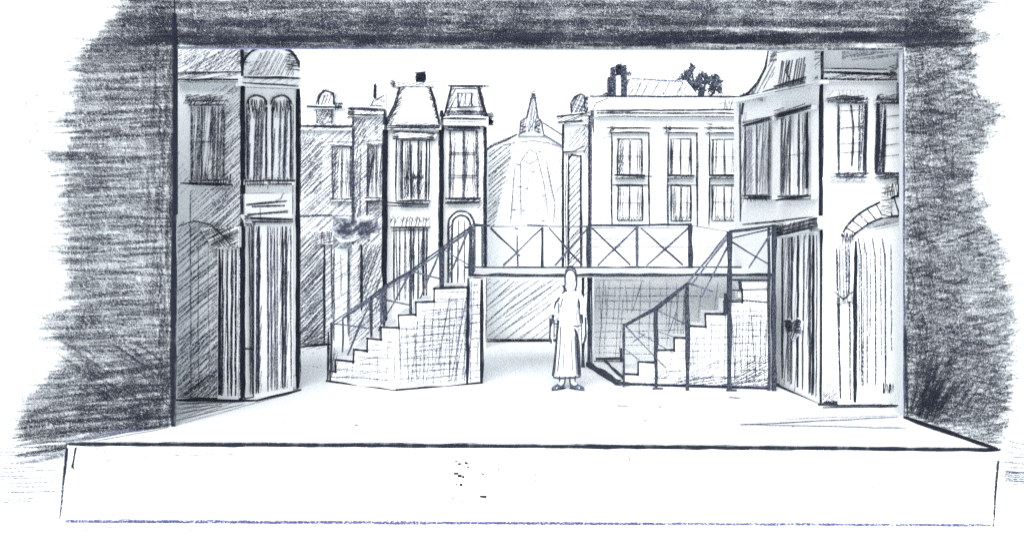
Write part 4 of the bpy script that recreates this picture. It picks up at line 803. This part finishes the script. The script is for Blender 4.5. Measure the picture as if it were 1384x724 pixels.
# handrail with posts
posts = [(448, 437, 0.0), (502, 400, 4*RI), (519, 388, 5*RI), (555, 366, 6*RI), (597, 335, 8*RI), (636, 307, 1.62)]
q = h.part('handrail'); q2 = h.part('rear_handrail')
tops = []
for (x, y, z0) in posts:
    pl = SL(x); t_ = pl.at(x, y, -.05); tops.append((t_, z0, pl, x))
ws = {0: .035, 1: .05, 2: .06, 3: .058, 4: .075, 5: .08}
for i, (t_, z0, pl, x) in enumerate(tops):
    k = h.part('post'); k.wbar(Vector((t_.x, t_.y, z0)), t_+Vector((0, 0, .01)), ws[i])
    if i in (0, 1, 3, 5): k = h.part('post', label='rear post'); k.wbar(Vector((t_.x+.03, t_.y+.85, z0)), t_+Vector((.03, .85, 0)), .03, 'grey_timber')
for (a, b_) in zip(tops, tops[1:]):
    q.wbar(a[0], b_[0], .038 if a[3] > 500 else .028, 'dark_timber' if a[3] > 500 else 'grey_timber'); q.wbar(a[0]-Vector((0, 0, .05)), b_[0]-Vector((0, 0, .06)), .018, 'grey_timber')
    q2.wbar(a[0]+Vector((.03, .85, 0)), b_[0]+Vector((.03, .85, 0)), .03, 'grey_timber')
for i in (0, 1, 3, 4):
    k = h.part('brace'); a, b_ = tops[i], tops[i+1 if i != 1 else 3]
    k.wbar(a[0], Vector((b_[0].x, b_[0].y, b_[1]+.12)), .024, 'grey_timber'); 
    k = h.part('brace'); k.wbar(Vector((a[0].x+.05, a[0].y+.4, a[1]+.05)), b_[0]+Vector((-.05, .4, -.05)), .032, 'grey_timber')
h.done()

# ------------------------------------------------------------------ footbridge
D0, D1, DZ = 15.5, 17.1, 1.62
def BX(px, d=15.5): return (px-CX)/F*d
h = Thing('footbridge', 'level footbridge with cross braced railing, spanning between the two staircases', 'bridge', (BX(840), 16.3, 0))
x0, x1 = BX(640), BX(1046)
q = h.part('deck', Plane((0, D0, 0), (0, -1, 0))); q.extrude([Vector((x0, D0, DZ)), Vector((x1, D0, DZ)), Vector((x1, D0, DZ-.06)), Vector((x0, D0, DZ-.06))], Vector((0, D1-D0, 0)), 'white_board')
k = h.part('fascia_board'); k.wbar((x0-.08, D0-.03, DZ-.02), (x1, D0-.03, DZ-.02), .048)
k = h.part('rear_kerb'); k.wbar((x0-.2, D1-.03, DZ+.012), (BX(1042, D1), D1-.03, DZ+.012), .036)
DR = D1-.05
def rp(px, py): return W(px, py, DR)
q = h.part('top_rail')
q.wbar(rp(640, 304), rp(662, 305), .055); q.wbar(rp(662, 306), rp(735, 306), .016, 'grey_timber'); q.wbar(rp(712, 304), rp(740, 305), .03, 'grey_timber'); q.wbar(rp(740, 306), rp(797, 306), .03, 'grey_timber'); q.wbar(rp(797, 304.5), rp(935, 303.5), .046); q.wbar(rp(800, 308), rp(930, 307.5), .014, 'grey_timber')
q.wbar(rp(935, 305), rp(990, 314), .016, 'grey_timber')
q = h.part('mid_rail'); q.wbar(rp(784, 333), rp(984, 334), .010, 'grey_timber'); q.wbar(rp(800, 323), rp(935, 322), .010, 'grey_timber')
for (x, yt, yb, w) in ((652, 305, 362, .05), (700, 318, 361, .032), (733, 307, 372, .062), (795, 305, 362, .065), (861, 305, 366, .05), (933, 304, 366, .075)):
    k = h.part('post'); b_ = rp(x, yb); k.wbar(Vector((b_.x, b_.y, min(b_.z, DZ+.01))), rp(x-(1 if x == 700 else 0), yt), w, 'grey_timber' if w < .055 else 'dark_timber')
for (xa, xb) in ((663, 733), (742, 795), (800, 860), (866, 931)):
    k = h.part('cross_brace'); m_ = 'grey_timber'
    k.wbar(rp(xa, 308), rp(xb-8 if xa > 700 else 703, 358 if xa > 700 else 346), .036, 'dark_timber'); k.wbar(rp(xb, 308)+Vector((0, .03, 0)), rp(xa+8 if xa > 700 else 680, 359)+Vector((0, .03, 0)), .036, m_)
for x, w in ((788, .06), (796, .07), (800, .03)):      # legs under the middle of the span
    k = h.part('leg'); a = W(x, HZ, D1-.1); k.wbar((a.x, a.y, 0), (a.x, a.y, DZ-.06), w, 'dark_timber' if w > .04 else 'grey_timber')
# brick hatched wall closing the bay under the right half
PW = Plane((0, 17.4, 0), (0, -1, 0))
k = h.part('under_wall', PW, label='lightly hatched brick wall under the right half of the bridge')
k.poly([(803, 372), (1040, 372), (1040, None), (803, None)], -.12, 0); k.rect(1, 1, 1, 1) if False else None
for i in range(11): y = 378+i*10+R(-2, 2); k.line(804, y, R(850, 985), y+R(-3, 3), .9, 'L', 1)
for i in range(11): x = 808+i*12+R(-3, 3); k.line(x, R(376, 390), x+R(-4, 4), R(420, 480), .9, 'L', 1)
k.line(803, 488, 840, 488, 1.4, 'M', 2); k.line(868, 378, 855, 420, 1, 'M'); k.hatch([(804, 378), (842, 378), (842, 480), (804, 480)], 86, 8, 1.0, 'L', .2); k.hatch([(900, 400), (985, 376), (985, 410), (900, 470)], 84, 11, .9, 'L', .3)
h.done()

# ------------------------------------------------------------------ right staircase
SR = upright(838, 15.2, 1042, 14.82)
h = Thing('staircase', 'right staircase with open rails and tall newel posts, beneath the bridge end', 'staircase', plan_at(SR, 940), SR, STL)
xr = [843, 863, 887, 911, 932, 954, 979, 1003, 1040]
for i in range(8):
    s = h.part('step'); z = RI*(i+1); a, b_ = xr[i], xr[i+1]
    pa, pb = topz(SR, a, z-.003, -.07), topz(SR, b_ if i == 7 else b_, z-.003, -.07)
    bk = D0-.06-max(pa.y, pb.y)
    s.extrude([pa, pb, Vector((pb.x, pb.y, .002)), Vector((pa.x, pa.y, .002))], Vector((0, .42, 0)), 'white_board')
s = h.part('side_wall', label='faintly brick hatched side wall under the open rail'); fr = [topz(SR, 843, .002)]
for i in range(8): fr += [topz(SR, xr[i], RI*(i+1)), topz(SR, xr[i+1], RI*(i+1))]
fr.append(topz(SR, 1040, .002)); s.extrude(fr, -SR.n*.066, 'white_board')
yy = lambda px, zz: HZ+(EYE-zz)*F/SR.at(px, HZ).y
for i in range(8):
    a, b_ = xr[i], xr[i+1]; z = RI*(i+1)
    s.line(a-1, yy(a, z)+1, b_, yy(b_, z)+1, 4.2 if i < 6 else 2, 'B', 2, off=.006); s.line(a, yy(a, z), a, yy(a, z-RI)+3, 3.6, 'B', 2, off=.006)
s.line(838, 519, 1040, 524.5, 2.4, 'D', 3, 1.6); s.line(900, 520, 1040, 522, 1.5, 'V', 2); s.line(843, 490, 843, 520, 2, 'M')
for i in range(13):
    y = 400+i*9; xs_ = interp([(395, 992), (420, 958), (440, 935), (460, 915), (480, 893), (500, 868), (520, 850)], y)
    s.line(xs_+4, y+3+R(-2, 2), R(xs_+40, 1036) if xs_ < 990 else 1036, y+R(-1, 4), 1.1, 'L', 1)
    if y > 420: s.line(max(xs_+10, 992), y+R(-2, 2), 1036, y+R(-2, 2), 1.1, 'M', 1)
for x in range(900, 1038, 9): y0 = interp([(860, 500), (900, 478), (930, 460), (960, 432), (985, 412), (1040, 412)], x); s.line(x+R(-2, 2), y0+R(4, 20), x+R(-4, 3), R(500, 518), 1.1, 'L' if x % 2 else 'V', 1)
s.hatch([(900, 500), (985, 480), (985, 519), (860, 518)], 25, 5, 1.2, 'L', .2); s.hatch([(992, 488), (1038, 478), (1038, 522), (992, 520)], 28, 3.4, 1.4, 'M', .1); s.hatch([(930, 508), (1038, 508), (1038, 522), (900, 520)], 8, 3, 1.4, 'M', .2); s.hatch([(940, 440), (950, 440), (935, 500), (930, 500)], 76, 3, 1.2, 'V')
s.hatch([(992, 415), (1036, 415), (1036, 515), (992, 515)], 88, 8, 1.1, 'M', .2); s.line(1014, 412, 1022, 512, 1.1, 'M'); s.line(1020, 415, 1012, 512, 1, 'L'); s.line(988, 405, 1040, 408, 1.8, 'D', 2, off=.008); s.line(1000, 380, 1001, 392, 3, 'D', 2) if False else None
# winder at the foot, fanning back under the bridge
q = h.part('bottom_step', FLOOR, label='low fanned bottom step'); A = Vector(((838-CX)/F*15.2, 15.2, 0)); Bv = Vector(((797-CX)/F*17.1, 17.1, 0)); Cv = Vector(((842-CX)/F*17.1, 17.1, 0)); Dv = Vector(((842.5-CX)/F*15.14, 15.14, 0))
q.extrude([v+Vector((0, 0, .07)) for v in (A, Bv, Cv, Dv)], Vector((0, 0, -.068)), 'white_board')
q.wbar(A+Vector((-.02, -.02, .035)), Bv+Vector((-.03, 0, .04)), .085); q.wbar(A+Vector((.05, 0, .1)), Bv+Vector((.25, -.05, .1)), .035); 
q2_ = h.part('bottom_step', label='second short fanned step'); q2_.wbar(Bv+Vector((.1, 0, .12)), Bv+Vector((.52, .0, .13)), .05); q2_.wbar(Bv+Vector((.52, 0, .02)), Bv+Vector((.52, 0, .3)), .05); q.wbar(A+Vector((-.02, -.04, .04)), Dv+Vector((.08, -.04, .04)), .07)
# newel posts, handrail and braces
po = SR.at(843, 438, .05)
newels = [(843, 437, 515, .045), (886.5, 417, 526, .06), (929, 383, 536, .068), (986, 313, 538, .078), (1039, 305, 534, .038), (1046, 303, 534, .065)]
dd = [15.05, 14.85, 14.75, 14.7, 14.74, 14.72]
T = []
for (x, yt, yb, w), d_ in zip(newels, dd):
    t_ = W(x, yt, d_); T.append(t_); k = h.part('newel_post'); k.wbar((t_.x, t_.y, 0), t_, w)
    if x in (886.5, 986): k.wbar((t_.x-.05, t_.y-.02, .015), (t_.x+.1, t_.y-.02, .015), .03)
k = h.part('newel_post', label='short inner post'); a = W(981, 396, 14.9); k.wbar(a, W(981, 425, 14.9), .055)
q = h.part('handrail')
q.wbar(T[0]+Vector((.03, 0, -.02)), T[1], .05, 'dark_timber'); q.wbar(T[1], T[2], .06, 'dark_timber'); q.wbar(T[2], T[3], .03, 'grey_timber'); q.wbar(T[2]+Vector((.05, 0, -.03)), T[3]-Vector((0, 0, .05)), .03, 'grey_timber')
q.wbar(T[3], T[5]+Vector((0, 0, -.02)), .05); q.wbar(T[3]-Vector((0, 0, .1)), T[5]-Vector((0, 0, .06)), .028)
for a, b_, w, m_ in (((T[0]), W(900, 497, 14.95), .026, 'grey_timber'), (W(886, 418, 14.85), W(925, 437, 14.85), .026, 'grey_timber'), (W(860, 447, 14.95), W(910, 477, 14.9), .018, 'grey_timber'), (W(843, 470, 15.0), W(865, 487, 14.95), .018, 'grey_timber'),
                    (W(930, 382, 14.78), W(964, 394, 14.78), .024, 'grey_timber'), (W(985, 330, 14.72), W(948, 402, 14.8), .03, 'grey_timber'), (W(988, 326, 14.7), W(1039, 357, 14.72), .028, 'dark_timber'), (W(1044, 312, 14.72), W(1012, 362, 14.75), .026, 'grey_timber'), (W(914, 420, 14.82), W(904, 450, 14.85), .014, 'grey_timber'), (W(855, 462, 14.98), W(872, 451, 14.95), .014, 'grey_timber'), (W(890, 448, 14.9), W(910, 455, 14.9), .014, 'grey_timber')):
    k = h.part('brace'); k.wbar(a, b_, w, m_)
# short landing treads between the two tall newels
for (y, d_, w) in ((378, 15.15, .034), (392, 15.0, .028)):
    k = h.part('landing_tread'); k.wbar(W(990, y, d_), W(1039, y+.5, d_), w)
    a, c = W(998, y+1, d_), W(1039, y+1, d_); k.extrude([a+Vector((0, .02, .0)), c+Vector((0, .02, 0)), c+Vector((0, .02, -.1)), a+Vector((0, .02, -.1))], Vector((0, .2, 0)), 'white_board')
k.wbar(W(1000, 380, 14.98), W(1001, 392, 14.98), .045)
h.done()

# ------------------------------------------------------------------ the standing figure
PD_ = 14.9; PX = (768-CX)/F*PD_
E = bpy.data.objects.new('person', None); col.objects.link(E); E.location = (PX, PD_, 0); E.empty_display_size = .3
E['label'] = 'standing person in long white short sleeved dress, feet turned out, before the bridge'; E['category'] = 'person'
MM = PD_/F
def Q(px, py, y=0.): return Vector(((px-768)*MM, y, EYE-(py-HZ)*MM))
def skin_mesh(chains):
    vs, es, rs = [], [], []
    def add(p, r):
        for i, q in enumerate(vs):
            if (q-Vector(p)).length < 1e-5: return i
        vs.append(Vector(p)); rs.append(r); return len(vs)-1
    for ch in chains:
        ids = [add(p, r) for p, r in ch]
        for a, b_ in zip(ids, ids[1:]): es.append((a, b_))
    me = bpy.data.meshes.new('tmp'); me.from_pydata(vs, es, []); ob = bpy.data.objects.new('tmp', me); col.objects.link(ob)
    md = ob.modifiers.new('s', 'SKIN'); md.use_smooth_shade = True
    for i, r in enumerate(rs): me.skin_vertices[0].data[i].radius = (r, r)
    me.skin_vertices[0].data[0].use_root = True
    ob.modifiers.new('d', 'SUBSURF').levels = 1
    dg = bpy.context.evaluated_depsgraph_get(); dg.update(); r_ = bpy.data.meshes.new_from_object(ob.evaluated_get(dg))
    bpy.data.objects.remove(ob); return r_
z = lambda y: EYE-(y-HZ)*MM
pel, chest = Vector((0, 0, .92)), Vector((0, 0, 1.25)); neck = Vector((.02, 0, 1.42)); hd = Vector((.03, -.01, 1.50))
ch = [[(pel, .12), (Vector((0, 0, 1.08)), .105), (chest, .125), (Vector((.01, 0, 1.37)), .07), (neck, .048), (hd, .055)]]
def hand(w, sgn):
    out = []
    palm = w+Vector((sgn*-.004, -.005, -.055)); out.append([(w, .024), (palm, .030)])
    for i, L in enumerate((.062, .07, .066, .05)):
        b0 = palm+Vector((0, -.024+.016*i, -.025)); m1 = b0+Vector((sgn*-.004, 0, -L*.55)); e1 = m1+Vector((sgn*-.016, -.002, -L*.5)); out.append([(palm, .030), (b0, .010), (m1, .009), (e1, .0075)])
    out.append([(w+Vector((0, 0, -.02)), .02), (w+Vector((-sgn*.01, -.035, -.05)), .011), (w+Vector((-sgn*.02, -.042, -.085)), .009)])
    return out
armL = [(Vector((-.155, 0, 1.335)), .052), (Vector((-.215, -.02, 1.05)), .04), (Vector((-.235, -.07, .80)), .027)]
armR = [(Vector((.16, 0, 1.335)), .052), (Vector((.205, -.02, 1.06)), .04), (Vector((.215, -.06, .81)), .027)]
ch += [[(Vector((.01, 0, 1.37)), .07)]+armL, [(Vector((.01, 0, 1.37)), .07)]+armR]
ch += hand(armL[-1][0], -1)+hand(armR[-1][0], 1)
for sg, fx in ((-1, -.085), (1, .06)):
    hip = Vector((sg*.085, 0, .86)); ft = Vector((fx, .01, .085))
    ch.append([(pel, .12), (hip, .095), (Vector((fx*1.0, -.01, .48)), .062), (Vector((fx, .015, .28)), .052), (ft, .036)])
    ch.append([(ft, .036), (ft+Vector((sg*.07, -.10, -.045)), .034), (ft+Vector((sg*.125, -.17, -.058)), .024)])
body = skin_mesh(ch)
bm = bmesh.new(); bm.from_mesh(body)
def ell(bm, c, r, seg=20):
    g = bmesh.ops.create_uvsphere(bm, u_segments=seg, v_segments=14, radius=1)
    for v in g['verts']: v.co = Vector((v.co.x*r[0], v.co.y*r[1], v.co.z*r[2]))+c
    return g['verts']
HC = Vector((.03, -.01, 1.585))
ell(bm, HC, (.078, .095, .115)); ell(bm, HC+Vector((0, -.035, -.055)), (.05, .055, .055)); ell(bm, HC+Vector((0, -.1, -.02)), (.013, .018, .024), 10); ell(bm, HC+Vector((0, -.094, -.055)), (.022, .010, .007), 10)
for s_ in (-1, 1): ell(bm, HC+Vector((s_*.078, .0, -.01)), (.012, .02, .03), 10)
me = bpy.data.meshes.new('body'); bm.to_mesh(me); bm.free()
bo = bpy.data.objects.new('body', me); col.objects.link(bo); md = bo.modifiers.new('r', 'REMESH'); md.mode = 'VOXEL'; md.voxel_size = .007; md.use_smooth_shade = True
dg = bpy.context.evaluated_depsgraph_get(); dg.update(); me2 = bpy.data.meshes.new_from_object(bo.evaluated_get(dg)); bo.modifiers.clear(); bo.data = me2; me2.name = 'body'
me2.materials.clear(); me2.materials.append(MATS['white_board']); bo.parent = E
def child(p):
    o = p.build(); o.parent = E; return o
def rings(p, rows, m='white_board', n=28, close=True):
    k = len(p.v); i0 = p.mi(m)
    for (cx, cy, zz, rx, ry) in rows:
        for j in range(n):
            a = 2*math.pi*j/n; f = 1+.035*math.sin(5*a+zz*3)*(1 if zz < .9 else .2); p.v.append((cx+rx*math.cos(a)*f, cy+ry*math.sin(a)*f, zz))
    for i in range(len(rows)-1):
        for j in range(n): j2 = (j+1) % n; p.f.append((k+i*n+j, k+i*n+j2, k+(i+1)*n+j2, k+(i+1)*n+j)); p.m.append(i0)
def smooth(o):
    for f in o.data.polygons: f.use_smooth = True
# dress
p = Part('dress'); rings(p, [(-.025, 0, .20, .168, .15), (-.025, 0, .215, .174, .15), (-.022, 0, .5, .162, .14), (-.02, 0, .8, .148, .13), (-.005, 0, 1.0, .13, .12), (0, 0, 1.12, .132, .12), (0, 0, 1.26, .155, .13), (.005, 0, 1.34, .18, .11), (.012, 0, 1.39, .13, .09), (.018, 0, 1.425, .062, .062)])
for sh, el in ((armL[0][0], armL[1][0]), (armR[0][0], armR[1][0])):
    sg = -1 if sh.x < 0 else 1
    p.tube([sh+Vector((-sg*.03, 0, .02)), sh+Vector((sg*.012, 0, -.06)), sh.lerp(el, .55), sh.lerp(el, .95)], .06, 'white_board', 14, [.055, .066, .066, .068])
o = child(p); smooth(o)
# seams, hems and folds drawn in dark cord
p = Part('seam', label='dark drawn edges of the dress')
def cord(pts, r=.009, m='dark_timber', y=-.06): r *= 1.35; p.tube([Q(a, b_, y) for a, b_ in pts], r, m, 6)
cord([(763, 393), (757, 401), (751, 408), (748, 420), (746, 436)], .015); cord([(746, 432), (745, 446)], .012, 'grey_timber'); cord([(754, 432), (753, 450), (751, 475), (749, 492), (747, 507)], .013); cord([(755, 408), (754, 422)], .007, 'grey_timber', -.06)
cord([(773, 393), (778, 399), (782, 407), (785, 420), (787, 436)], .013); cord([(774, 439), (780, 440), (786, 438)], .008, 'grey_timber', -.09); cord([(774, 440), (778, 448), (781, 462), (782, 485), (783, 506)], .016, 'dark_timber', -.07); cord([(747, 507), (756, 509), (768, 508), (776, 508), (784, 506)], .009, 'dark_timber', -.155)
cord([(746, 435), (751, 437), (754, 434)], .007, 'grey_timber', -.08); cord([(766, 394), (771, 396), (775, 393)], .007, 'dark_timber', -.07)
cord([(781, 410), (783, 425), (784, 436)], .008, 'grey_timber', -.08); cord([(757, 440), (756, 470), (753, 500)], .006, 'grey_timber', -.13); cord([(777, 452), (778, 478), (780, 503)], .009, 'grey_timber', -.12); cord([(760, 402), (757, 414)], .006, 'grey_timber', -.11); cord([(762, 462), (760, 500)], .004, 'grey_timber', -.155); cord([(771, 456), (773, 498)], .004, 'grey_timber', -.158)
child(p)
# hair: a cap and long locks on both sides of the face
p = Part('hair', label='long dark haired outline round a pale face')
k = len(p.v)
n = 22
rows = []
for i in range(9):
    th = i/8*1.75; rows.append((math.sin(th), math.cos(th)))
for (s_, c_) in rows:
    for j in range(n):
        a = math.radians(-35)+math.radians(250)*j/(n-1)     # open towards the face
        rr = 1.0; p.v.append((HC.x+.089*s_*math.cos(a), HC.y+.012+.1*s_*math.sin(a), HC.z+.012+.12*c_))
i0 = p.mi('grey_timber')
for i in range(8):
    for j in range(n-1): p.f.append((k+i*n+j, k+i*n+j+1, k+(i+1)*n+j+1, k+(i+1)*n+j)); p.m.append(i0)
cord2 = lambda pts, r, m='dark_timber': p.tube([Q(a, b_, y) for a, b_, y in pts], r, m, 7)
cord2([(771, 361, -.05), (765, 364, -.05), (763, 374, -.06), (763.5, 384, -.06), (762, 392, -.06)], .011); cord2([(771, 361, -.05), (777, 364, -.05), (779, 374, -.06), (779, 384, -.06), (777, 392, -.06)], .013); cord2([(766, 361.5, -.02), (771, 360, -.02), (777, 362, -.02)], .018)
cord2([(761, 385, -.05), (764, 392, -.06), (767, 395, -.06)], .020)
child(p)
p = Part('face_marks', label='faint eyes and mouth')
for dx in (-.03, .03): p.tube([HC+Vector((dx-.012, -.087, .004)), HC+Vector((dx, -.094, .008)), HC+Vector((dx+.012, -.087, .004))], .0035, 'grey_timber', 5)
p.tube([HC+Vector((-.018, -.097, -.056)), HC+Vector((0, -.104, -.058)), HC+Vector((.018, -.097, -.056))], .003, 'grey_timber', 5)
child(p)
for sg, fx in ((-1, -.085), (1, .06)):                  # shoes and the pencil edge of each shin
    p = Part('shoe'); a = Vector((fx, .02, .045)); p.tube([a+Vector((-sg*.02, .04, 0)), a, a+Vector((sg*.07, -.1, -.008)), a+Vector((sg*.14, -.18, -.018)), a+Vector((sg*.15, -.2, -.02))], .04, 'grey_timber', 12, [.02, .044, .042, .028, .01])
    p.tube([a+Vector((-sg*.04, -.04, -.035)), a+Vector((sg*.06, -.15, -.036)), a+Vector((sg*.16, -.22, -.036))], .009, 'dark_timber', 6)
    for e_ in (-.045, .045): p.tube([Vector((fx+e_, .0, .23)), Vector((fx+e_*.9, 0, .15)), Vector((fx+e_*.75, 0, .07))], .009, 'dark_timber', 6)
    o = child(p)
p = Part('hand_marks', label='pencilled outline of the hanging hands')
for w_, sg in ((armL[-1][0], -1), (armR[-1][0], 1)):
    p.tube([w_+Vector((sg*.03, 0, .22)), w_+Vector((sg*.028, -.01, .04)), w_+Vector((sg*.036, -.01, -.06)), w_+Vector((sg*.012, -.01, -.14))], .012, 'dark_timber', 6)
    p.tube([w_+Vector((-sg*.03, -.02, .2)), w_+Vector((-sg*.026, -.02, .02)), w_+Vector((-sg*.03, -.03, -.05))], .009, 'grey_timber', 6)
child(p)
